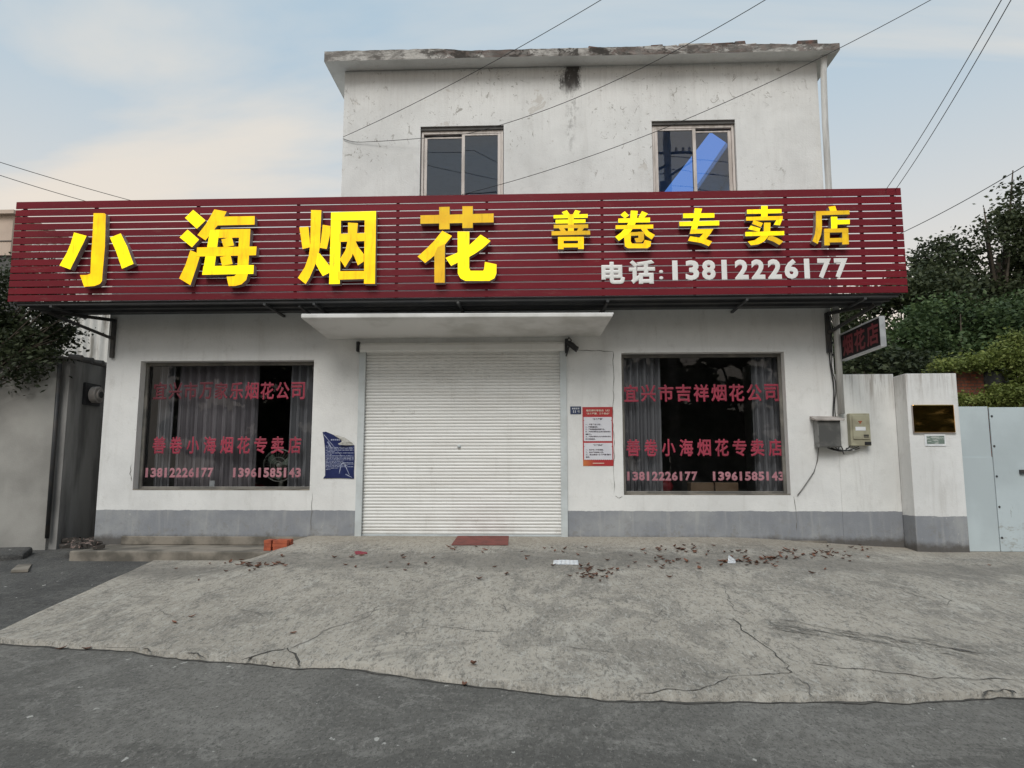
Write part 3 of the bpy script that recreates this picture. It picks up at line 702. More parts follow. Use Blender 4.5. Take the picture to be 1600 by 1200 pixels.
# upper windows
def upper_window(h, front_left, label):
    x0, x1, z0, z1 = h
    m = MB()
    for b in ((x0+.012, x0+.05, .06, .14, z0+.01, z1-.06), (x1-.05, x1-.012, .06, .14, z0+.01, z1-.06), (x0+.051, x1-.051, .062, .138, z1-.115, z1-.061), (x0+.051, x1-.051, .062, .138, z0+.011, z0+.05)): m.box(*b)
    f = m.build('window', M['aluwhite'], bld, bevel=.004, label=label)
    d = MB(); d.box(x0+.003, x1-.003, .03, .29, z1-.058, z1-.003); d.build('lintel_gap', M['darkstrip'], f)
    mid = (x0+x1)/2+.02
    for k, (a, b) in enumerate(((x0+.053, mid+.03), (mid-.03, x1-.053))):
        y = .066 if (k == 0) == front_left else .102; zt = z1-.118 if (k == 0) == front_left else z1-.15
        s = MB(); wd = .055
        for q in ((a, a+wd, y, y+.03, z0+.052, zt), (b-wd, b, y, y+.03, z0+.052, zt), (a+wd+.001, b-wd-.001, y+.002, y+.028, zt-.03, zt), (a+wd+.001, b-wd-.001, y+.002, y+.028, z0+.052, z0+.11)): s.box(*q)
        so = s.build('sash', M['aluwhite'], f, bevel=.003)
        p = MB(); p.face([(a+wd-.006, y+.015, z0+.1), (b-wd+.006, y+.015, z0+.1), (b-wd+.006, y+.015, zt-.026), (a+wd-.006, y+.015, zt-.026)])
        p.build('pane', M['glassup'], f, fix=False)
upper_window(UL, False, 'upper window with sky reflected in both panes')
upper_window(UR, True, 'upper window with a blue rooflight glowing through its panes')
# roller shutter
sh = MB(); z = .06; k = 0; P = []
sx0, sx1 = -2.965, .325
while z < 3.07:
    hgt = .0535
    prof = [(0.060, 0), (.047, .006), (.042, .018), (.041, .032), (.046, .044), (.054, .050), (.060, .0535)]
    P += [(y, z+dz) for y, dz in prof[:-1]]; z += hgt
P.append((.060, z))
NSX = 36
def dent(x, y, z): return (x, y+.010*mnoise.noise(Vector((x*1.1, z*1.3, 3)))+.004*mnoise.noise(Vector((x*.8, round(z/.0535)*.9, 8))), z)
SXs = [sx0+(sx1-sx0)*i/NSX for i in range(NSX+1)]
for (ya, za), (yb, zb) in zip(P, P[1:]):
    for xa, xb in zip(SXs, SXs[1:]): sh.face([dent(xa, ya, za), dent(xb, ya, za), dent(xb, yb, zb), dent(xa, yb, zb)])
shut = sh.build('roller_shutter', M['shutter'], bld)
for v in (-3.072, .318):
    m = MB(); m.box(v, v+.108, -.035, .03, .005, 3.12); m.build('guide_rail', M['rail'], shut, bevel=.004)
m = MB(); m.box(sx0, sx1, .03, .07, .012, .058); m.build('bottom_bar', M['rail'], shut, bevel=.006)
m = MB(); prof = [(.10, 3.085), (-.06, 3.09), (-.085, 3.12), (-.085, 3.20), (-.055, 3.245), (.10, 3.255)]
m.prism(prof, -3.06, .40, lambda u, v, d: (d, u, v)); m.build('shutter_box', M['shutter'], shut, bevel=.006)
m = MB(); m.box(-3.115, -3.065, -.10, -.004, 3.10, 3.27); m.tube([(-3.09, -.11, 3.22), (-3.09, -.12, 3.12)], .02); m.build('end_bracket', M['black'], shut, bevel=.006)
m = MB(); m.box(.405, .45, -.10, -.004, 3.05, 3.29); m.tube([(.44, -.06, 3.24), (.52, -.09, 3.18), (.585, -.10, 3.115)], [.035, .05, .045], 10)
m.tube([(.43, -.08, 3.25), (.47, -.13, 3.30), (.51, -.12, 3.26), (.47, -.11, 3.15), (.42, -.09, 2.99)], .012); m.tube([(.585, -.10, 3.115), (.61, -.105, 3.10)], .05, 10)
m.build('end_bracket', M['black'], shut, label='right end bracket with the motor and its chain')
m = MB(); m.lathe([(0, -.012), (.028, -.012), (.03, .0), (.03, .02)], (-1.37, .03, 1.50), 'y', 14); m.build('keyhole', M['rail'], shut, smooth=True)
# cracks and pipe stains on the front wall
for k, p in enumerate([[(895, 547), (930, 548), (958, 549)], [(958, 549), (959, 590), (957, 650), (960, 700), (959, 772)], [(961, 775), (968, 778), (973, 776)], [(488, 770), (487, 800), (486, 832)], [(1240, 775), (1244, 800), (1245, 830)], [(1247, 470), (1240, 473)], [(205, 726), (204, 740), (206, 752)]]):
    strip('wall_crack', p, .009, M['cracklight'], bld, seed=40+k, surf='wall', jit=.006)

# downpipe with the cables tied along it
dp = MB(); dp.tube([(4.90, -.16, 8.22), (4.90, -.10, 7.9), (4.89, -.07, 7.0), (4.885, -.062, 3.8), (4.885, -.06, 2.02)], .052, 14)
o = dp.build('downpipe', M['pvc'], smooth=True); prop(o, 'white plastic downpipe at the right corner of the shop, from eave to meter box', 'pipe')
rnd = random.Random(8)
for k, (dx_, lab) in enumerate([(-.075, 'black cable hanging down the wall against the white downpipe')]):
    pts = [(4.80+dx_*.3+.02*math.sin(j*.9), -.03, 3.7-j*.145) for j in range(13)]
    m = MB(); m.tube(pts, .011, 6); m.tube([(x+.025+.012*math.sin(j*1.7), y-.008, z) for j, (x, y, z) in enumerate(pts)], .007, 6)
    prop(m.build('wall_cable', M['cable'], smooth=True), lab, 'cable')

# ------------------------------------------------------------------ shop sign
SY = -.95
sg = thing('shop_sign', 'long maroon slatted fascia sign with lit yellow characters above the shop windows', 'sign', (-1.4, SY, 3.8))
SXL, SXR, SZ0, SZ1, NS = -8.585, 5.622, 3.80, 5.475, 14
pit = (SZ1-SZ0)/NS
for k in range(NS):
    m = MB(); z = SZ0+k*pit; dz = random.Random(k).gauss(0, .002); g_ = .0165 if k < NS-1 else .0
    m.box(SXL, SXR, SY, SY+.014, z+dz, z+pit-g_+dz); m.build('slat', M['slat'], sg, bevel=.003)
m = MB(); xx = SXL+.12
posts = [-8.45, -7.25, -5.55, -3.9, -2.28, -.85, .98, 2.4, 3.85, 5.0, 5.5]
for x in posts: m.box(x-.022, x+.022, SY+.016, SY+.06, SZ0+.01, SZ1-.01)
for z in (SZ0+.06, SZ1-.15): m.box(SXL+.05, SXR-.05, SY+.061, SY+.10, z, z+.04)
m.build('back_frame', M['signframe'], sg)
m = MB(); m.box(SXL+.1, SXR-.1, SY+.02, -.004, SZ0-.012, SZ0-.002)
for y in (-.9, -.62, -.34): m.box(SXL+.12, SXR-.12, y, y+.05, SZ0-.05, SZ0-.013)
for x in (-7.9, -4.4, -3.6, -1.3, 1.05, 3.2, 5.0): m.box(x-.02, x+.02, SY+.05, -.006, SZ0-.085, SZ0-.051)
m.build('underside_sheet', M['soffitsheet'], sg)
for side in (-1, 1):
    m = MB(); x = BX0+.10 if side < 0 else BX1-.08; xo = SXL+.45 if side < 0 else SXR-.35
    m.box(x-.03, x+.03, -.06, -.003, 3.03, 3.70); m.bar((x, -.062, 3.68), (xo, -.55, 3.72), .05, .05); m.bar((x, -.063, 3.36), (xo, -.6, 3.69), .045, .045)
    m.build('bracket', M['darksteel'], sg)
for x in (-3.85, 1.05):
    m = MB(); m.bar((x, SY+.1, SZ0-.09), (x+.16*(1 if x < 0 else -1), -.2, 3.56), .035, .035); m.build('brace', M['darksteel'], sg)
LF = SY-.125                # front face of the raised characters
CH = {
 'a': (80, 310, 8, [(2, [(285,425),(442,468),(400,560),(330,700),(238,888),(103,838),(190,690),(245,560)]),
   (1, [(530,185),(665,185),(682,200),(672,600),(640,960),(636,1030),(610,1068),(540,1095),(412,1105),(360,958),(440,958),(490,940),(500,700),(515,500)]),
   (2, [(735,490),(870,437),(950,600),(1030,818),(885,880),(810,660)])]),
 'b': (260, 310, 8, [(2, [(335,143),(490,275),(380,380),(232,243)]), (2, [(265,390),(408,515),(320,612),(165,487)]), (1, [(300,648),(425,700),(380,850),(300,1085),(160,1000),(240,830)]),
   (1, [(600,138),(755,165),(722,228),(1105,222),(1103,328),(640,338),(600,390),(525,480),(490,525),(390,458),(490,330),(550,230)]),
   (1, [(540,393),(1052,383),(1046,488),(540,497)]), (2, [(548,395),(665,395),(590,955),(450,955)]),
   (1, [(925,385),(1052,385),(1022,940),(1000,1020),(940,1075),(860,1095),(780,1097),(755,980),(850,975),(880,945),(890,850),(910,490)]),
   (1, [(385,615),(1130,603),(1122,712),(380,728)]), (2, [(465,850),(1095,835),(1090,945),(450,957)]), (1, [(690,515),(820,483),(850,590),(720,615)]), (1, [(675,735),(805,712),(832,822),(700,845)])]),
 'c': (440, 310, 8, [(1, [(368,145),(497,148),(485,400),(478,600),(455,730),(410,850),(350,990),(300,1070),(203,993),(290,860),(340,720),(360,560),(362,400)]),
   (1, [(222,362),(335,353),(360,610),(262,632)]), (1, [(515,330),(608,345),(608,440),(565,632),(478,618),(500,470)]), (2, [(450,680),(480,690),(545,770),(605,850),(600,930),(515,972),(470,900),(428,820)]),
   (2, [(620,175),(745,172),(728,1070),(595,1072)]), (1, [(1040,165),(1182,160),(1168,1068),(1030,1068)]), (2, [(620,175),(1182,160),(1180,270),(620,280)]), (1, [(700,912),(1050,908),(1050,1008),(700,1018)]),
   (1, [(725,445),(1050,435),(1050,535),(725,545)]), (1, [(832,305),(955,312),(945,440),(925,560),(880,730),(795,865),(730,765),(800,650),(825,540),(832,430)]), (1, [(930,545),(960,610),(1030,700),(1030,790),(955,840),(915,740),(890,690),(900,600)])]),
 'd': (630, 310, 8, [(0, [(215,212),(1130,188),(1130,300),(215,317)]), (0, [(450,108),(580,105),(580,385),(450,387)]), (0, [(740,98),(870,98),(870,370),(740,372)]),
   (1, [(488,405),(610,470),(525,575),(390,715),(275,808),(180,728),(290,630),(390,530)]), (0.5, [(430,610),(522,570),(520,1055),(390,1055),(390,700)]),
   (2, [(680,415),(827,415),(825,870),(840,905),(1000,905),(1012,880),(1022,795),(1167,825),(1165,940),(1140,1000),(1080,1032),(780,1032),(715,1000),(683,940)]),
   (2, [(822,590),(900,520),(968,455),(1093,533),(1000,620),(900,690),(822,735)]), (2, [(530,745),(690,675),(690,800),(600,845)])]),
 'e': (850, 310, 8, [(2, [(222,172),(285,147),(325,205),(255,210)]), (2, [(390,145),(458,160),(425,205),(360,205)]), (2, [(120,210),(545,195),(545,243),(120,250)]), (2, [(145,268),(520,262),(520,308),(145,315)]),
   (1, [(300,200),(372,200),(372,440),(300,440)]), (0, [(122,332),(552,326),(552,372),(122,375)]), (0, [(185,375),(250,372),(285,425),(220,425)]), (0, [(430,372),(500,375),(460,425),(400,425)]), (0, [(95,412),(575,405),(578,455),(95,465)]),
   (1, [(175,485),(245,485),(245,637),(175,637)]), (1, [(425,483),(497,483),(497,635),(425,635)]), (1, [(175,485),(497,483),(497,530),(175,533)]), (1, [(235,568),(435,566),(435,615),(235,617)])]),
 'f': (850, 310, 8, [(2, [(955,205),(1010,160),(1062,215),(1010,250)]), (2, [(1225,158),(1298,190),(1250,245),(1180,238)]), (2, [(1085,152),(1172,157),(1160,260),(1130,350),(1080,420),(1010,480),(935,530),(888,480),(960,430),(1030,350),(1075,260)]),
   (2, [(928,253),(1325,240),(1325,300),(928,305)]), (1, [(895,337),(1365,328),(1365,378),(895,385)]), (1, [(1205,372),(1275,372),(1310,415),(1385,458),(1345,515),(1270,465)]),
   (0, [(1075,425),(1245,418),(1245,463),(1075,470)]), (0, [(1175,419),(1250,419),(1250,520),(1220,550),(1150,552),(1130,500),(1180,495)]), (1, [(1000,470),(1085,430),(1083,540),(1100,567),(1240,567),(1258,520),(1338,540),(1330,600),(1290,625),(1050,625),(1010,600)])]),
 'g': (1030, 310, 1600/150, [(2, [(398,250),(920,245),(920,320),(398,328)]), (2, [(335,388),(1000,370),(1000,450),(340,462)]), (2, [(590,165),(715,170),(690,260),(640,480),(605,590),(510,590),(540,470),(575,330)]),
   (1, [(530,518),(905,508),(855,585),(512,588)]), (1, [(740,580),(860,578),(775,685),(660,665)]), (1, [(515,632),(660,655),(775,680),(882,720),(825,798),(700,745),(480,708)])]),
 'h': (1150, 310, 8, [(2, [(315,92),(395,92),(395,230),(315,230)]), (2, [(137,140),(570,133),(570,185),(137,193)]), (1, [(127,232),(583,220),(583,270),(127,278)]), (2, [(505,270),(583,255),(548,338),(472,330)]),
   (1, [(220,272),(335,310),(310,360),(200,320)]), (2, [(185,340),(305,375),(290,420),(150,385)]), (1, [(350,305),(430,305),(425,420),(400,480),(350,540),(280,575),(185,588),(145,540),(230,525),(310,470),(345,410)]),
   (2, [(115,422),(600,410),(600,462),(115,475)]), (0, [(410,475),(455,472),(520,500),(588,540),(540,585),(460,540),(385,515)])]),
 'i': (1150, 310, 8, [(1, [(1155,105),(1240,93),(1260,155),(1180,165)]), (0, [(998,160),(1420,150),(1418,200),(998,212)]), (0, [(998,160),(1070,160),(1075,380),(1062,460),(1020,570),(955,535),(985,450),(998,350)]),
   (2, [(1185,230),(1265,230),(1265,385),(1190,385)]), (2, [(1255,270),(1422,265),(1420,322),(1255,327)]), (0, [(1098,382),(1170,380),(1170,588),(1103,588)]), (0, [(1325,374),(1400,372),(1410,575),(1325,578)]), (0, [(1098,382),(1400,372),(1400,425),(1098,430)]), (0, [(1160,500),(1335,495),(1335,550),(1160,553)])]),
}
for key, (ox, oy, s_, strokes) in CH.items():
    m = MB()
    for q, (lvl, poly) in enumerate(strokes):
        uv = [tuple(onY(ox+x/s_, oy+y/s_, LF)[[0, 2]]) for x, y in poly]
        m.prism(uv, LF-.0012*q, SY-.012, lambda u, v, d: (u, d, v), {0: 0, .5: 0, 1: 1, 2: 2}[lvl], 3)
    m.build('raised_character', [M['gold0'], M['gold1'], M['gold2'], M['letterside']], sg)
m = MB()
def flat_text(m, ch, bold, px0, px1, pyt, pyb, Y, mi=0):
    a, b = onY(px0, pyb, Y), onY(px1, pyt, Y); put_text(m, ch, bold, a[0], b[0], a[2], b[2], lambda U, V, D: (U, Y+D, V), .012, mi)
PF = SY-.004
flat_text(m, '电', .045, 940, 976, 409, 444, PF); flat_text(m, '话', .045, 983, 1023, 406, 444, PF); flat_text(m, ':', .03, 1030, 1036, 422, 437, PF)
row_text(m, '13812226177', .042, 1046, 1326, 407, 438, PF, .84, -3.5)
m.build('phone_lettering', M['whiteletter'], sg, fix=False)

# ------------------------------------------------------------------ small fixtures on the wall
def projecting_sign():
    t = thing('projecting_sign', 'black panel sign with dull red characters in a grey frame at the right corner', 'sign', (4.92, -.8, 2.9))
    y0, y1, z0, z1 = -.09, -1.47, 2.89, 3.315
    m = MB(); m.box(4.925, 4.985, y1+.012, y0-.012, z0+.012, z1-.012); m.build('panel', M['ledface'], t)
    m = MB(); m.box(4.915, 4.995, y1, y0, z0-.012, z0+.011); m.box(4.915, 4.995, y1, y0, z1-.011, z1+.012); m.box(4.915, 4.995, y1-.002, y1+.0115, z0+.0115, z1-.0115); m.box(4.915, 4.995, y0-.0115, y0+.002, z0+.0115, z1-.0115)
    m.build('frame', M['ledframe'], t)
    m = MB()
    for k, ch in enumerate('烟花店'):
        a = -.17-k*.43; put_text(m, ch, .03, -a, -a+.38, z0+.045, z1-.045, lambda U, V, D: (4.921+D*.3, -U, V), .006)
    m.build('lettering', M['ledred'], t, fix=False)
    for z in (3.2, 3.0): m = MB(); m.bar((4.95, -.1, z), (4.82, -.001, z), .03, .03); m.build('mount', M['darksteel'], t)
projecting_sign()
def meter_boxes():
    t = thing('meter_box', 'old grey meter box with a sloping lid beside the downpipe', 'box', (4.62, -.1, 1.47))
    m = MB(); m.box(4.44, 4.80, -.20, -.003, 1.47, 1.90); m.build('body', M['meterside'], t, bevel=.006)
    m = MB(); m.box(4.452, 4.792, -.208, -.2015, 1.482, 1.888); m.build('door', M['metergrey'], t, bevel=.003)
    m = MB(); m.hexa([(4.39, -.25, 1.895), (4.85, -.25, 1.895), (4.85, -.003, 1.93), (4.39, -.003, 1.93), (4.39, -.25, 1.92), (4.85, -.25, 1.92), (4.85, -.003, 1.985), (4.39, -.003, 1.985)]); m.build('lid', M['meterlid'], t, bevel=.004)
    t = thing('meter_box', 'beige plastic meter box with a small window, right of the grey box', 'box', (5.14, -.08, 1.5))
    m = MB(); m.box(4.985, 5.305, -.12, -.003, 1.495, 2.02); m.build('body', M['meterbeige'], t, bevel=.012)
    m = MB(); m.box(5.02, 5.285, -.136, -.1215, 1.60, 1.99); m.build('cover', M['meterbeige'], t, bevel=.008)
    m = MB(); m.box(5.06, 5.22, -.140, -.1365, 1.74, 1.80); m.build('window', M['paper'], t)
    for q in ((5.185, 5.265, -.1395, -.1365, 1.63, 1.645), (5.185, 5.265, -.1395, -.1365, 1.655, 1.675), (5.20, 5.30, -.128, -.1215, 1.51, 1.56)): m = MB(); m.box(*q); m.build('mark', M['black'], t)
    m = MB(); m.box(5.11, 5.17, -.1395, -.1365, 1.88, 1.895); m.box(5.125, 5.155, -.1395, -.1365, 1.855, 1.875); m.build('warning_mark', M['redbrick'], t)
    m = MB(); m.tube([(4.82, -.05, 1.435), (5.05, -.05, 1.435)], .024, 10); prop(m.build('conduit', M['pvc'], smooth=True), 'short white conduit between the two meter boxes', 'pipe')
    rnd = random.Random(5)
    m = MB()
    for k in range(7):
        a = Vector((4.62+rnd.random()*.2, -.06-rnd.random()*.03, 1.468)); b = Vector((4.9+rnd.random()*.28, -.05-.03*rnd.random(), 1.45+rnd.random()*.05)); c = Vector((4.86+rnd.gauss(0, .03), -.06-.02*rnd.random(), 1.34+.03*rnd.random()))
        m.tube([tuple(a.lerp(c, s_)*(1-s_)+c.lerp(b, s_)*s_) for s_ in [i/8 for i in range(9)]], .007, 6)
    m.tube([(4.8, -.07, 1.45), (4.83, -.10, 1.55), (4.80, -.09, 1.58), (4.86, -.08, 1.45), (4.88, -.08, 1.36), (4.83, -.08, 1.44)], .008, 6)
    prop(m.build('cable_tangle', M['cable'], smooth=True), 'tangle of black cables hanging under the meter boxes', 'cable')
    pts = [onY(x, y, -.02) for x, y in [(1279, 700), (1277, 720), (1272, 737), (1262, 752), (1253, 765), (1246, 774)]]
    m = MB(); m.tube(pts, .008, 6); prop(m.build('loose_cable', M['greycable'], smooth=True), 'thin grey cable looping from the grey meter box to the window corner', 'cable')
meter_boxes()
def plaque():
    t = thing('brass_plaque', 'polished brass plaque on the white gate pillar', 'plaque', (6.17, -.39, 1.69))
    m = MB(); m.box(5.852, 6.488, -.40, -.372, 1.69, 2.13); m.build('plate', M['brass'], t, bevel=.012)
    m = MB(); m.box(5.84, 5.851, -.395, -.372, 1.70, 2.125); m.box(5.84, 6.495, -.394, -.372, 1.678, 1.6895); m.build('edge', M['letterside'], t)
    a = onY(1444, 678, -.375); b = onY(1478, 697, -.375); m = MB(); m.box(a[0], b[0], -.382, -.372, b[2], a[2]); o = m.build('small_notice', M['paper'], bevel=.003)
    prop(o, 'small faded green and white notice under the brass plaque', 'notice')
    m = MB(); m.box(a[0]+.03, b[0]-.02, -.3845, -.3822, b[2]+.035, a[2]-.03); m.build('print', M['greennotice'], o)
plaque()
def house_plate():
    a, b = onY(891, 635, -.008), onY(908, 647, -.008)
    m = MB(); m.box(a[0], b[0], -.010, -.002, b[2], a[2]); o = m.build('house_number_plate', M['plateblue'], bevel=.003); prop(o, 'small dark blue house number plate reading 11', 'sign')
    m = MB(); wd = b[0]-a[0]; h_ = a[2]-b[2]
    put_text(m, '11', .05, a[0]+wd*.26, a[0]+wd*.50, b[2]+h_*.16, b[2]+h_*.50, lambda U, V, D: (U, -.0115+D, V))
    put_text(m, '号', .02, a[0]+wd*.66, a[0]+wd*.88, b[2]+h_*.14, b[2]+h_*.50, lambda U, V, D: (U, -.0115+D, V))
    for k in range(4): m.box(a[0]+wd*(.17+.18*k), a[0]+wd*(.30+.18*k), -.0125, -.0105, b[2]+h_*.62, b[2]+h_*.82)
    m.build('lettering', M['platewhite'], o, fix=False)
house_plate()
def red_poster():
    c = [onY(x, y, -.006) for x, y in ((910, 636), (957, 635), (959, 728), (912, 729))]
    x0, x1, z0, z1 = c[0][0], c[1][0], c[2][2], c[0][2]; W_, H_ = x1-x0, z1-z0
    m = MB(); m.box(x0, x1, -.006, -.002, z0, z1); o = m.build('red_poster', M['poster']); prop(o, 'red safety poster with two white text panels, right of the shutter', 'poster')
    P = lambda u, v: (x0+W_*u, z1-H_*v)
    m = MB()
    def panel(u0, u1, v0, v1):
        pl = [P(u0, v0), P(u1, v0), P(u1, v0+.05), P(u1-.025, v0+.06), P(u1, v0+.07), P(u1, v1)]
        nn = 14
        for k in range(nn): pl += [P(u1-(u1-u0)*(k+.5)/nn, v1-.008), P(u1-(u1-u0)*(k+1)/nn, v1)]
        pl += [P(u0, v0+.07), P(u0+.025, v0+.06), P(u0, v0+.05)]
        m.prism(pl, -.0085, -.0062, lambda u, v, d: (u, d, v))
    panel(.035, .965, .172, .585); panel(.035, .965, .612, .90); m.build('text_panel', M['posterwhite'], o, fix=False)
    m = MB()
    def line(s_, u0, u1, v0, v1, bold=.02):
        a, b = P(u0, v1), P(u1, v0); put_text(m, s_, bold, a[0], b[0], a[1], b[1], lambda U, V, D: (U, -.0095+D*.3, V))
    line('“五个严禁”', .33, .67, .19, .222, .03); line('“三个务必”', .33, .67, .632, .664, .03)
    for s_, u1, v in (('一、严禁“下店上宅”。', .62, .285), ('二、严禁超量储存。', .5, .328), ('三、严禁销售超标违规产品。', .73, .368), ('四、严禁在零售店(点)周边燃放烟花', .92, .41), ('爆竹。', .3, .452), ('五、严禁在零售店(点)内吸烟和使用', .92, .492), ('明火取暖做饭。', .42, .534),
                      ('一、务必专人专柜销售。', .68, .715), ('二、务必严格查验人员。', .68, .757), ('三、务必熟知“五个严禁”警示', .92, .797), ('案例。', .22, .838)):
        line(s_, .09, u1, v, v+.027, .025)
    m.build('body_text', M['postertext'], o, fix=False)
    for s_, v0, v1 in (('烟花爆竹零售店（点）', .042, .078), ('“五个严禁、三个务必”', .095, .13)):
        m = MB(); line(s_, .12, .90, v0, v1, .03); m.build('title_text', M['postertitle'], o, fix=False)
    m = MB()
    for k in range(10): a = P(.32+.038*k, .962); m.box(a[0], a[0]+W_*.03, -.0085, -.0062, a[1], a[1]+H_*.014)
    m.build('footer_print', M['postertitle'], o, fix=False)
red_poster()
def blue_notice():
    pl = [(504, 675), (509, 674.5), (520, 679), (531, 684), (540, 690), (553.5, 695.5), (554, 715), (553, 735), (553, 748), (530, 747), (505, 747.5), (508, 743), (508, 725), (507.5, 700), (506, 685)]
    uv = [tuple(onY(x, y, -.012)[[0, 2]]) for x, y in pl]
    m = MB(); m.prism(uv, -.012, -.004, lambda u, v, d: (u, d, v)); o = m.build('blue_notice', M['navy'], fix=True)
    prop(o, 'torn dark blue notice with its top corner curled over, left of the shutter', 'notice')
    m = MB(); fl = [((520, 679), -.013), ((529, 680.5), -.035), ((540, 684.5), -.05), ((549, 691), -.04), ((553.5, 695.5), -.013), ((541, 695.7), -.05), ((530, 695.2), -.06), ((528, 693.5), -.062), ((534, 690.5), -.055), ((533, 687), -.03)]
    cpt = onY(538, 690, -.062); ring = [onY(x, y, d) for (x, y), d in fl]
    for a, b in zip(ring, ring[1:]+ring[:1]): m.face([a, b, cpt])
    f = m.build('curled_corner', M['noticeback'], o, fix=False)
    rnd = random.Random(2); m = MB()
    for k in range(18):
        y = 697+k*2.15; x = 509+(1.5 if rnd.random() < .3 else 0); xe = 552.5 if rnd.random() < .75 else 515+rnd.random()*30
        if k == 17: xe = 516
        while x < xe:
            l = min(xe-x, 1.5+rnd.random()*5); a, b = onY(x, y+.45, -.0125), onY(x+l, y-.45, -.0125); m.box(a[0], b[0], -.0135, -.0122, a[2], b[2]); x += l+.5+rnd.random()*.8
    for k in range(5): a, b = onY(517+k*3.1, 688.3, -.0125), onY(519.4+k*3.1, 686, -.0125); m.box(a[0], b[0], -.0138, -.0122, a[2], b[2])
    for (pa, pb, wd) in (((506, 679), (535, 714), .012), ((512, 690), (518, 700), .03), ((534, 722), (530, 740), .025), ((537, 722), (546, 742), .02), ((540, 741), (550, 746), .02), ((532, 722), (540, 726), .02)):
        a, b = onY(*pa, -.0125), onY(*pb, -.0125); d = (b-a)/np.linalg.norm(b-a); nn = np.array([-d[2], 0, d[0]])*wd/2; e = np.array([0, -.0025, 0]); m.face([a-nn+e, b-nn*.3+e, b+nn*.3+e, a+nn+e])
    m.build('pale_print', M['noticetext'], o, fix=False)
blue_notice()

# ------------------------------------------------------------------ behind the shop windows
curtain('curtain', -6.75, -6.45, .3, 3.3, .42, 3, .05, M['curtain'], 'bunched dark grey curtain at the far left edge of the left shop window')
curtain('curtain', -6.43, -4.98, .3, 3.3, .46, 9, .05, M['sheer'], 'wide dim grey curtain covering the left half of the left shop window', phase=1)
curtain('curtain', -4.40, -3.70, .3, 3.3, .42, 5, .06, M['curtain'], 'gathered grey curtain at the right side of the left shop window', phase=2)
curtain('curtain', 1.36, 2.05, .3, 3.3, .42, 6, .06, M['curtain'], 'gathered grey curtain at the left side of the right shop window', phase=.5)
curtain('curtain', 3.62, 4.12, .3, 3.3, .42, 4, .06, M['curtain'], 'narrow grey curtain at the right side of the right shop window', phase=2)
def desk(x0, x1, y0, y1, z, label):
    t = thing('desk', label, 'desk', ((x0+x1)/2, y0, .0))
    m = MB(); m.box(x0, x1, y0, y1, z-.035, z); m.build('desk_top', M['desk'], t, bevel=.004)
    for x in (x0+.05, x1-.09):
        for y in (y0+.05, y1-.09): m = MB(); m.box(x, x+.05, y, y+.05, .002, z-.036); m.build('leg', M['desk'], t)
desk(-6.1, -5.03, .75, 1.5, .735, 'brown desk inside the left shop window')
desk(1.95, 3.75, .65, 1.4, .72, 'brown desk inside the right shop window')
def fan():
    c = Vector((-4.70, .98, 1.20)); t = thing('stand_fan', 'cream electric fan with round wire cage behind the left shop window', 'fan', (c.x, c.y, .0))
    m = MB(); m.lathe([(.0, .0), (.2, .0), (.2, .03), (.05, .06), (.0, .06)], (c.x, c.y, .002), 'z', 24); m.build('base', M['fanwhite'], t, smooth=True)
    m = MB(); m.tube([(c.x, c.y, .06), (c.x, c.y, .7), (c.x, c.y, .71), (c.x, c.y, 1.1)], [.022, .022, .05, .03], 12); m.build('pole', M['fanwhite'], t, smooth=True)
    m = MB(); m.lathe([(0, -.17), (.045, -.165), (.05, -.12), (.07, -.06), (.07, .05), (0, .08)], (c.x, c.y, c.z), 'y', 18); m.build('motor', M['fanwhite'], t, smooth=True)
    m = MB(); r = .29
    for rr, dy in ((r, -.12), (r*.98, -.15), (r*.98, -.09), (r*.5, -.18), (.07, -.19)): m.tube([(c.x+rr*math.cos(a), c.y+dy, c.z+rr*math.sin(a)) for a in [2*math.pi*k/36 for k in range(37)]], .005 if rr < r else .008, 5, cap=False)
    for k in range(28): a = 2*math.pi*k/28; m.tube([(c.x+.06*math.cos(a), c.y-.19, c.z+.06*math.sin(a)), (c.x+r*.7*math.cos(a), c.y-.17, c.z+r*.7*math.sin(a)), (c.x+r*math.cos(a), c.y-.12, c.z+r*math.sin(a))], .0022, 4, cap=False)
    m.build('cage', M['fanwhite'], t, smooth=True)
    for k in range(3):
        m = MB(); a0 = 2*math.pi*k/3+.4
        ring = [(c.x+q*math.cos(a0+d), c.y-.10+dy, c.z+q*math.sin(a0+d)) for q, d, dy in ((.04, -.2, 0), (.24, -.35, -.03), (.26, .1, 0), (.22, .45, .03), (.05, .5, .01))]
        m.face(ring); b = m.build('blade', M['fangreen'], t, fix=False); b.modifiers.new('thick', 'SOLIDIFY').thickness = .004
fan()
for (x0, x1, y0, y1, lab) in ((2.58, 2.97, .72, 1.02, 'left of two brown cardboard boxes inside the right shop window'), (3.0, 3.39, .72, 1.02, 'right of two brown cardboard boxes inside the right shop window')):
    m = MB(); m.box(x0, x1, y0, y1, .722, .90); o = m.build('cardboard_box', M['cardboard'], bevel=.004); prop(o, lab, 'box', 'cardboard boxes behind the right window')
    m = MB(); m.box(x0+.005, x1-.005, (y0+y1)/2-.025, (y0+y1)/2+.025, .9005, .9015); m.build('tape', M['paper'], o)
def cushion(name, cx, cy, cz, sx, sy, sz, mat, label, cat):
    m = MB(); pr = [(math.sin(math.pi*k/8), -math.cos(math.pi*k/8)) for k in range(9)]
    m.lathe([(max(.001, r), h) for r, h in pr], (0, 0, 0), 'z', 20); rnd = random.Random(name)
    m.v = [(cx+x*sx*(1+.18*mnoise.noise(Vector((x*2, y*2, z*2+sx)))), cy+y*sy, cz+z*sz*(1+.25*mnoise.noise(Vector((x*2.3+4, y*2, z))))) for x, y, z in m.v]
    prop(m.build(name, mat, smooth=True), label, cat)
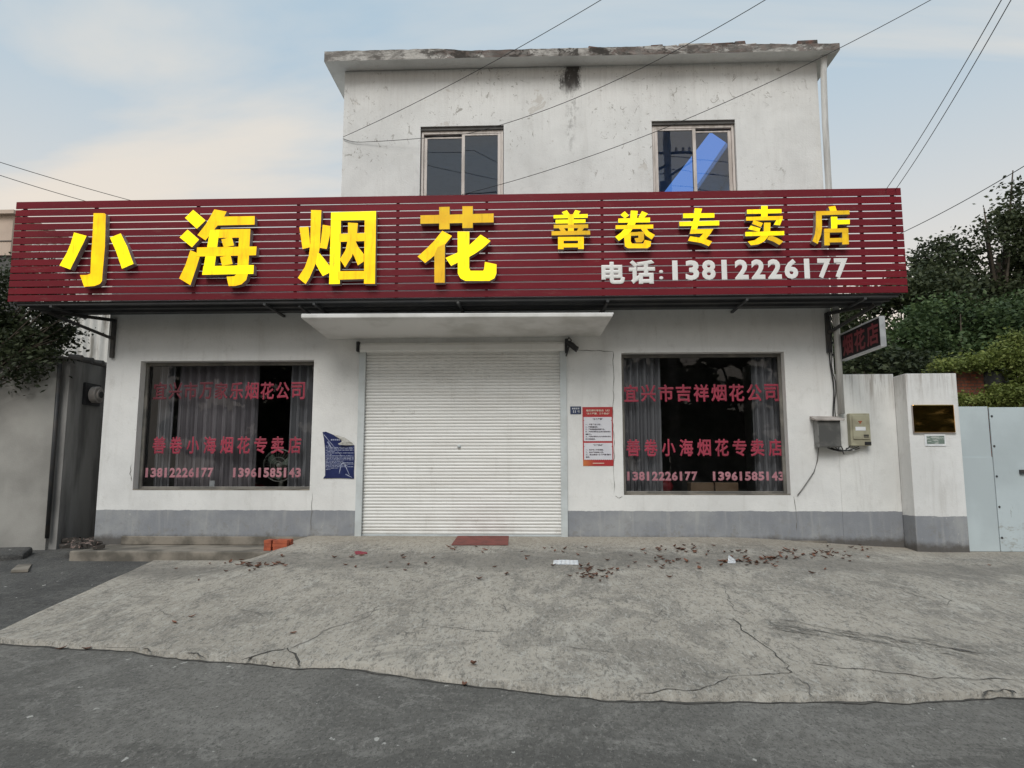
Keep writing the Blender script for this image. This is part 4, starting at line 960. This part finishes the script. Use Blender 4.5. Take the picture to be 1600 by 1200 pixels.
cushion('red_bag', -5.33, 1.1, .80, .32, .2, .075, M['redcloth'], 'flat shiny red bag on the desk behind the left shop window', 'bag')
cushion('red_bag', 2.15, .95, .83, .17, .12, .13, M['redcloth'], 'small crumpled red bag on the desk behind the right shop window', 'bag')
a, b = onY(327, 751, .235), onY(334, 768, .235); m = MB(); m.hexa([(a[0], .24, b[2]), (b[0], .24, b[2]), (b[0], .252, b[2]), (a[0], .252, b[2]), (a[0]-.01, .27, a[2]), (b[0]-.01, .27, a[2]), (b[0]-.01, .282, a[2]), (a[0]-.01, .282, a[2])])
prop(m.build('card', M['paper']), 'small white card standing inside the left shop window', 'card')
# ------------------------------------------------------------------ on the forecourt
p = [onramp(x, y) for x, y in ((715, 838.5), (795, 838.5), (794, 852.5), (705, 852.5))]
m = MB(); m.hexa([q+np.array([0, 0, .004]) for q in (p[3], p[2], p[1], p[0])]+[q+np.array([0, 0, .014]) for q in (p[3], p[2], p[1], p[0])])
prop(m.build('doormat', M['doormat'], bevel=.004), 'thin brick red doormat in front of the roller shutter', 'mat')
rnd = random.Random(9)
def brick(x, y, z, rz, label):
    t = MB(); l, wd, h_ = .225, .11, .052
    c, s_ = math.cos(rz), math.sin(rz)
    t.hexa([(x+c*u-s_*v, y+s_*u+c*v, z+k) for k in (0, h_) for u, v in ((-l/2, -wd/2), (l/2, -wd/2), (l/2, wd/2), (-l/2, wd/2))])
    prop(t.build('brick', M['redbrick'], bevel=.004), label, 'brick', 'stack of red bricks on the step')
bx, by = -4.03, -.80
names = ['lowest', 'middle', 'topmost']
for lay in range(3):
    for k, (dx, dy, rz, nm) in enumerate(((-.16, .03, R(90), 'endwise left'), (.03, -.02, 0., 'front right'), (.04, .115, 0., 'rear right'))):
        brick(bx+dx+rnd.gauss(0, .003), by+dy, -.117+lay*.0535, rz+rnd.gauss(0, .012), f'{names[lay]} {nm} red brick of the small stack on the step')
def sheet(name, pxs, mat, label, cat, curl=.02):
    m = MB(); q = [onramp(x, y) for x, y in pxs]; nn = 6; P = []
    for i in range(nn+1):
        row = []
        for j in range(4):
            u, v = i/nn, j/3; pt = (q[0]*(1-u)+q[1]*u)*(1-v)+(q[3]*(1-u)+q[2]*u)*v
            row.append(pt+np.array([0, 0, .008+curl*(.5+.5*math.sin(u*5+v*3))*(1-v)+(.05*(1-u)**3*(1-v) if curl > .02 else 0)]))
        P.append(row)
    for i in range(nn):
        for j in range(3): m.face([P[i][j], P[i][j+1], P[i+1][j+1], P[i+1][j]])
    o = m.build(name, mat, smooth=True, fix=False); o.modifiers.new('thick', 'SOLIDIFY').thickness = .002
    prop(o, label, cat)
sheet('paper_sheet', [(865, 877), (903, 876), (904, 883), (864, 882.5)], M['paper'], 'crumpled white paper lying on the concrete right of the doormat', 'paper', .012)
sheet('wrapper', [(553, 864), (573, 863), (574, 866), (556, 867)], M['crimson'], 'small crimson wrapper on the concrete left of the doormat', 'litter', .02)
sheet('plastic_scrap', [(1139, 876), (1151, 875.5), (1149, 881), (1137, 881)], M['foam'], 'small white plastic scrap among the dry leaves', 'litter', .03)
m = MB(); q = [onZ(x, y, -.285) for x, y in ((28, 883), (50, 882), (44, 891), (17, 892))]; q = [np.array([p[0], p[1], -.272]) for p in q]
m.hexa([p-np.array([0, 0, .04]) for p in (q[3], q[2], q[1], q[0])]+[q[3], q[2], q[1], q[0]]); prop(m.build('grey_slab', M['stepc'], bevel=.003), 'thin pale grey slab lying on the dark asphalt at the left', 'slab')
# rubbish heap in the corner by the shed
m = MB(); rnd = random.Random(31)
for k in range(46):
    p = onZ(100+rnd.random()*55, 840+rnd.random()*14, -.07); d = .03+.07*rnd.random(); a = rnd.random()*6.28
    m.hexa([(p[0]+d*math.cos(a+q*1.57)*(1+.6*rnd.random()), p[1]+d*math.sin(a+q*1.57), p[2]-.03+h_*(.02+.05*rnd.random())) for h_ in (0, 1) for q in range(4)])
prop(m.build('rubbish_heap', M['litter']), 'small heap of mixed rubbish in the corner between shed and shop', 'rubbish')
# dry leaves: separate copies of three leaf shapes
def leaf_mesh(seed):
    rnd = random.Random(seed); mb = MB(); l, wd = .085, .036
    prof = [(0, 0), (.25, .8), (.55, 1), (.82, .6), (1, 0)]; cu = .02+.02*rnd.random()
    C = [(l*(t-.5), 0, .006+cu*(t-.5)**2*3) for t, _ in prof]
    for sgn in (-1, 1):
        S = [(l*(t-.5), sgn*wd/2*k, .006+cu*(t-.5)**2*3+k*(.012+.006*rnd.random())) for t, k in prof]
        for i in range(4): mb.face([C[i], S[i], S[i+1], C[i+1]] if 0 < i < 3 else ([C[0], S[1], C[1]] if i == 0 else [C[3], S[3], C[4]]))
    return mb
LEAFLAB = 'small curled dry brown leaf lying on the concrete'
protos = []
for k in range(3):
    o = leaf_mesh(k).build('fallen_leaf', M['dryleaf'], fix=False, smooth=True); prop(o, LEAFLAB, 'leaf', 'dry leaves on the forecourt'); protos.append(o)
rnd = random.Random(77); spots = []
for (cx, cy, sx_, sy_, n_) in ((1165, 878, 20, 3, 34), (1205, 873, 10, 2, 16), (1290, 867, 22, 3, 28), (1060, 860, 22, 4, 22), (1060, 878, 12, 3, 12), (935, 897, 16, 5, 22), (915, 890, 10, 3, 8), (410, 884, 30, 3, 26), (1225, 862, 12, 2, 10), (1345, 858, 15, 2, 8), (1150, 863, 15, 3, 8)):
    for _ in range(n_): spots.append((rnd.gauss(cx, sx_), rnd.gauss(cy, sy_)))
for _ in range(46): spots.append((700+rnd.random()*420, 852+abs(rnd.gauss(0, 24))))
for _ in range(26): spots.append((260+rnd.random()*420, 868+abs(rnd.gauss(0, 14))))
for _ in range(14): spots.append((1080+rnd.random()*480, 862+abs(rnd.gauss(0, 14))))
spots += [(272, 974), (458, 990), (726, 1071), (1095, 1091), (740, 1040), (135, 1016), (285, 1027), (430, 1040), (96, 1015), (500, 1042), (300, 965)]
first = 0
for k, (x, y) in enumerate(spots[:298]):
    q = onramp(x, max(y, 849)); z = q[2]
    if q[1] < yedge(q[0])+.02: q = onZ(x, y, -.5); z = -.5
    if first < 3: o = protos[first]; first += 1
    else: o = protos[k % 3].copy(); COL.objects.link(o)
    o.location = (q[0], q[1], z+.003); s_ = .75+rnd.random()*.6; o.scale = (s_, s_*(.7+.6*rnd.random()), s_*(.5+.5*rnd.random())); o.rotation_euler = (rnd.gauss(0, .15), rnd.gauss(0, .15), rnd.random()*6.28)

# ------------------------------------------------------------------ right of the shop
yw = MB(); yw.box(4.833, 5.78, .0, .24, -.5, 2.675)
prop(yw.build('yard_wall', M['yardwall'], bevel=.008), 'low white yard wall with grey base between shop and gate pillar', 'wall')
m = MB(); m.box(5.784, 6.575, -.37, .25, -.5, 2.63); prop(m.build('gate_pillar', M['pillarwall'], bevel=.008), 'thick white pillar with grey base carrying the brass plaque', 'pillar')
gt = thing('metal_gate', 'pale blue sheet metal gate right of the white pillar', 'gate', (7.3, -.3, -.15))
m = MB(); m.box(6.60, 7.062, -.315, -.30, -.14, 1.31); m.box(6.60, 7.055, -.308, -.293, 1.28, 2.105); m.build('fixed_panel', M['paleblue'], gt, bevel=.003, label='narrow fixed grey blue panel')
m = MB(); m.box(7.068, 8.6, -.325, -.30, -.14, 2.09); m.build('door_panel', M['gate'], gt, bevel=.004, label='wide pale blue door panel streaked with rust')
for k in range(5):
    b = onY(1549+k*3.2, 655+k*45, -.326); m = MB(); m.lathe([(0, -.012), (.014, -.010), (.018, 0)], (7.062+.035, -.326, 1.95-k*.47), 'y', 8); m.build('bolt', M['darksteel'], gt)
m = MB(); a = onY(1597, 737, -.35); m.box(a[0]-.03, a[0]+.25, -.36, -.326, a[2]-.03, a[2]+.03); m.build('latch', M['darksteel'], gt)

def crown(seed, blobs, n, size, flat=.6, drop=0., gap=-.10):
    rnd = random.Random(seed); npr = np.random.RandomState(seed)
    V, F = [], []
    tw = sum(b[3]*b[4]*b[5] for b in blobs)
    for (cx, cy, cz, rx, ry, rz) in blobs:
        k = int(n*rx*ry*rz/tw); ncl = max(4, k//26)
        for _ in range(ncl):
            while True:
                d = npr.uniform(-1, 1, 3)
                if d@d <= 1: break
            rr = np.linalg.norm(d); d = d/(rr+1e-6)*(rr**.45)
            c0 = np.array([cx+d[0]*rx, cy+d[1]*ry, cz+d[2]*rz]); sc_ = (.10+.16*rnd.random())*min(1, size/.13)
            if mnoise.noise(Vector(c0*.9+seed)) < gap: continue
            for _ in range(26):
                c = c0+npr.normal(0, 1, 3)*sc_*np.array([1.3, 1.3, .7]); 
                t = npr.normal(0, 1, 3); t[2] *= flat; t[2] -= drop; t /= np.linalg.norm(t); u = np.cross(t, npr.normal(0, 1, 3)); u /= np.linalg.norm(u)+1e-9
                l = size*(.6+.8*rnd.random()); wd = l*.28
                i = len(V); V += [c-t*l/2, c+u*wd, c+t*l/2, c-u*wd+np.cross(t, u)*wd*.4]; F.append((i, i+1, i+2, i+3))
    return [tuple(v) for v in V], F
def tree(name, label, base, blobs, n, size, mat, seed, trunk_r=.14, group=None, limbs=True, leafcat='tree', trunk_to=None, gap=-.10):
    t = thing(name, label, leafcat, base, group)
    V, F = crown(seed, blobs, n, size, gap=gap)
    m = MB(); m.v = V; m.f = F; m.m = [0]*len(F); m.build('crown', mat, t, fix=False)
    if limbs:
        m = MB(); B = Vector(base); top = Vector(trunk_to or (blobs[0][0], blobs[0][1], blobs[0][2])); rnd = random.Random(seed)
        mid = B.lerp(top, .5)+Vector((rnd.gauss(0, .1), rnd.gauss(0, .1), 0))
        m.tube([B, B.lerp(mid, .5), mid, top], [trunk_r, trunk_r*.85, trunk_r*.7, trunk_r*.3], 9)
        for (cx, cy, cz, rx, ry, rz) in blobs:
            for k in range(3):
                e = Vector((cx+rnd.gauss(0, rx*.4), cy+rnd.gauss(0, ry*.4), cz+rnd.gauss(0, rz*.4))); s_ = B.lerp(top, .35+.4*rnd.random()); q = s_.lerp(e, .5)+Vector((0, 0, .15))
                m.tube([s_, q, e], [trunk_r*.4, trunk_r*.25, trunk_r*.08], 6)
        m.build('trunk', M['bark'], t, smooth=True)
    return t
def W3(px, py, Y): return onY(px, py, Y)
def blob(px, py, Y, rpx, rpy, ry=None):
    c = onY(px, py, Y); k = (Y+11.8)/FPX; return (c[0], c[1], c[2], rpx*k, ry or rpx*k*.8, rpy*k)
GR = 'trees behind the gate'
tree('broadleaf_tree', 'tall dark broadleaf tree rising highest behind the metal gate', (onY(1570, 700, 9)[0], 9, -.12), [blob(1560, 400, 9, 66, 66), blob(1490, 425, 9, 66, 52), blob(1600, 320, 9, 34, 44), blob(1540, 350, 9, 30, 30), blob(1650, 400, 9, 80, 120), blob(1530, 470, 9, 100, 60), blob(1440, 440, 9, 34, 36), blob(1700, 360, 9, 60, 80), blob(1590, 500, 9, 90, 60)], 62000, .13, M['leafdark'], 11, .2, GR)
tree('broadleaf_tree', 'loose dark tree just right of the sign end', (onY(1400, 640, 7)[0], 7, -.12), [blob(1440, 480, 7, 70, 55), blob(1375, 500, 7, 60, 45), blob(1325, 530, 7, 45, 55), blob(1400, 560, 7, 100, 46)], 36000, .125, M['leafdark'], 12, .13, GR)
tree('broadleaf_tree', 'bushy mid green tree with spreading sprays above the white pillar', (onY(1500, 640, 5)[0], 5, -.12), [blob(1500, 505, 5, 80, 38), blob(1580, 485, 5, 60, 46), blob(1450, 540, 5, 80, 36), blob(1400, 565, 5, 80, 32), blob(1560, 540, 5, 80, 40), blob(1650, 510, 5, 60, 70)], 40000, .11, M['leafmid'], 13, .12, GR)
tree('shrub', 'dense dark shrub filling the gap behind the yard wall', (onY(1370, 660, 3)[0], 3, -.12), [blob(1350, 580, 3.5, 70, 36), blob(1440, 585, 3.5, 70, 32), blob(1320, 560, 3.5, 26, 44), blob(1520, 600, 3.8, 60, 40)], 11000, .11, M['leafdark'], 14, .05, leafcat='shrub')
rb = MB(); a, b = onY(1490, 580, 2.4), onY(1542, 640, 2.4); rb.box(a[0], b[0], 2.4, 3.2, -.2, a[2]); rb.box(b[0], b[0]+2.4, 2.7, 3.2, -.2, a[2]-.5)
prop(rb.build('brick_ruin', M['redruin'], bevel=.02), 'old red brick wall stub overgrown with ivy behind the gate', 'wall')
m = MB(); c = onY(1562, 590, 2.3); m.lathe([(max(.01, .5*math.sin(math.pi*k/7)), -.5*math.cos(math.pi*k/7)*.9) for k in range(8)], (0, 0, 0), 'z', 12)
m.v = [(c[0]+x*.62*(1+.2*mnoise.noise(Vector((x*3, y*3, z*3)))), c[1]+.35+y*.6, c[2]-.05+z*.75*(1+.25*mnoise.noise(Vector((x*2, y*2, z*2+5))))) for x, y, z in m.v]
prop(m.build('boulder', M['stone'], smooth=True), 'dark grey boulder half hidden in the ivy behind the gate', 'rock')
tree('ivy', 'light green ivy draped over the brick ruin behind the gate', (onY(1540, 640, 2.2)[0], 2.2, -.12), [blob(1490, 572, 2.3, 26, 5, .3), blob(1530, 566, 2.3, 26, 7, .3), blob(1568, 558, 2.3, 22, 10, .3), blob(1600, 545, 2.3, 16, 24, .3), blob(1530, 626, 2.1, 40, 6, .2), blob(1580, 618, 2.0, 34, 14, .25), blob(1612, 585, 2.1, 18, 40, .3)], 15000, .07, M['leafivy'], 15, limbs=False, leafcat='ivy', gap=-9)

# ------------------------------------------------------------------ left of the shop
sd_ = thing('shed', 'low grey rendered shed left of the shop with a dark side wall', 'shed', (-9.3, .5, 0))
m = MB(); m.box(-13, -8.30, .0, .2, -.3, 3.0); m.build('front_wall', M['shed'], sd_)
m = MB(); m.box(-8.298, -8.15, .06, 3.2, -.3, 3.02); m.build('side_wall', M['shedside'], sd_)
m = MB(); m.tube([(-8.26, -.03, -.02), (-8.28, -.03, 3.0)], .035, 10); m.build('corner_pipe', M['darksteel'], sd_, smooth=True)
m = MB(); m.box(-8.40, -8.20, -.1, 3.2, 3.02, 3.06)
for k in range(11): m.tube([(-8.2, .1+k*.3, 3.075), (-7.98, .1+k*.3, 3.05)], .05, 8)
m.box(-13, -8.41, -.08, 3.2, 3.01, 3.05); m.build('roof', M['darkstrip'], sd_)
def vent():
    c = onX(142, 617, -8.14); t = thing('exhaust_fan', 'small round exhaust fan on the dark shed wall', 'fan', tuple(c))
    m = MB(); m.box(-8.148, -8.10, c[1]-.22, c[1]+.22, c[2]-.19, c[2]+.20); m.build('back_box', M['black'], t)
    n = 20; m = MB()
    for r, x0, x1 in ((.15, -8.10, -7.98), (.10, -7.98, -7.95)):
        m.tube([(x0, c[1], c[2]), (x1, c[1], c[2])], r, n)
    m.build('housing', M['meterlid'], t, smooth=False, bevel=.01)
    m = MB(); m.tube([(-7.952, c[1], c[2]), (-7.94, c[1], c[2])], .06, 16); m.build('hub', M['black'], t)
vent()
m = MB(); P = []; X = -11.5
while X < -7.6: P.append((X, 3.3+.035*math.sin(X*2*math.pi/.19))); X += .02
m.prism(P+[(x, y+.02) for x, y in reversed(P)], 3.0, 6.2, lambda u, v, d: (u, v, d)); prop(m.build('corrugated_wall', M['corr'], fix=True), 'rust streaked white corrugated metal wall behind the shed', 'wall')
hb = thing('apartment_house', 'beige rendered house far behind at the left edge', 'house', (-27, 14, 0))
m = MB(); m.box(-34, -20.4, 14, 22, -.3, 9.4); m.build('lower_wall', M['darkstrip'], hb); m = MB(); m.box(-34, -20.4, 13.9, 22, 9.402, 11.0); m.build('upper_wall', M['beige'], hb)
m = MB(); m.box(-34.3, -20.25, 13.7, 22.3, 11.002, 11.15); m.build('roof', M['beige'], hb); m = MB(); m.box(-34, -20.38, 13.87, 13.898, 9.95, 9.98); m.build('ledge', M['darkstrip'], hb)
tree('broadleaf_tree', 'dark glossy tree overhanging the shed at the left edge', (-11.6, -.2, -.25), [blob(25, 500, -.2, 62, 60), blob(70, 470, .1, 42, 30), blob(96, 500, .1, 20, 20), blob(30, 560, -.3, 50, 26), blob(-40, 520, -.2, 70, 90), blob(50, 440, .3, 50, 34), blob(84, 530, 0, 18, 16), blob(20, 592, -.3, 34, 16), blob(40, 500, .4, 70, 70), blob(75, 545, -.1, 30, 22)], 24000, .085, M['leafleft'], 21, .09, trunk_to=(-9.6, -.2, 3.4))

# ------------------------------------------------------------------ across the road, seen only in the window glass
def pole():
    x, y = 4.75, -13.4; t = thing('utility_pole', 'tall concrete utility pole across the road, mirrored in the upper window', 'pole', (x, y, -.5))
    m = MB(); m.tube([(x, y, -.5), (x, y, 15.5)], [.19, .125], 14); m.build('shaft', M['polec'], t, smooth=True)
    m = MB(); m.box(x-.9, x+1.0, y-.16, y-.08, 12.9, 12.98); m.bar((x, y+.14, 11.9), (x+.9, y+.14, 12.5), .06, .06); m.bar((x, y+.15, 12.35), (x-.95, y+.15, 11.95), .07, .09); m.build('cross_arm', M['darksteel'], t)
    m = MB(); m.tube([(x-.16, y, 11.75), (x-.2, y, 11.2)], [.16, .2], 12); m.build('junction_box', M['darksteel'], t)
    for k, dx in enumerate((.35, .6, .85)): m = MB(); m.lathe([(.0, 0), (.05, 0), (.06, .05), (.03, .08), (.06, .12), (.03, .2), (0, .2)], (x+dx, y-.12, 12.982), 'z', 10); m.build('insulator', M['meterlid'], t, smooth=True)
pole()
for k, (cx, wdt, hh) in enumerate(((-14, 5, 9.5), (-5.5, 5, 9.2), (2.5, 5, 9.0), (10.5, 5, 9.4), (19, 5.5, 9.2), (28, 5.5, 9.8))):
    tree('broadleaf_tree', ['dense tree across the road facing the left end of the shop', 'dense tree across the road facing the left window', 'dense tree across the road facing the shutter', 'dense tree across the road facing the right window', 'dense tree across the road facing the gate pillar', 'dense tree across the road farthest towards the right'][k], (cx, -24, -.5),
         [(cx, -24, hh*.58, wdt, 2.2, hh*.42), (cx+1.5, -24.3, hh*.3, wdt*.9, 2, hh*.3), (cx-1, -25, hh*.5, wdt, 1.6, hh*.45)], 9000, 1.0, M['leafdark'], 60+k, .25, 'trees across the road')

# ------------------------------------------------------------------ overhead wires
def wire(a, b, label, sag=.05, r=.0048, mid=None, group='overhead wires'):
    a, b = np.array(a, float), np.array(b, float); P = []
    for k in range(25):
        t = k/24; p = a+(b-a)*t; P.append(tuple(p-np.array([0, 0, sag*4*t*(1-t)])))
    m = MB(); m.tube(P, r, 6); prop(m.build('overhead_wire', M['cable'], smooth=True), label, 'wire', group)
wire(onY(536, 214, -.02), onY(1000, -37, -3.5), 'thin wire rising from the left edge of the upper wall across the eave', .10)
q = onY(566, 222, -.03); wire(onY(536, 217, -.02), q, 'short slack wire end at the left edge of the upper wall', .02)
wire(q, onY(735, 208, -.25), 'thin wire sagging across the top of the left upper window', .02); wire(onY(735, 208, -.25), onY(1225, -18, -3.8), 'thin wire crossing the middle of the upper wall to the sky', .22)
wire(onY(722, 304, -.3), onY(1490, -20, -3.0), 'thin wire running from the sign top past the right eave corner', .30)
wire(onY(1383, 298, -.9), onY(1577, -22, -6), 'left wire of the pair rising from the right sign end', .06); wire(onY(1398, 298, -.9), onY(1592, -22, -6), 'right wire of the pair rising from the right sign end', .06)
wire(onY(1400, 368, 1), onY(1640, 235, -2), 'wire rising to the right edge in front of the dark tree', .05, .006)
wire(onY(-30, 244, 3), onY(230, 320, 6), 'upper wire in the sky above the left end of the sign', .03, .0075); wire(onY(-30, 264, 3), onY(170, 324, 6), 'lower wire in the sky above the left end of the sign', .03, .0075)
wire((-20, -13.3, 11.2), (4.75, -13.4, 12.1), 'wire from the pole across the road to the left', .5, .018)
for k, dz in enumerate((0, .5, 1.1, 1.6)): wire((4.8, -13.5, 11.2+dz), (24, -12.5+k, 9.2+dz), ['lowest', 'second lowest', 'second highest', 'highest'][k]+' wire from the pole across the road to the right', .5, .014)
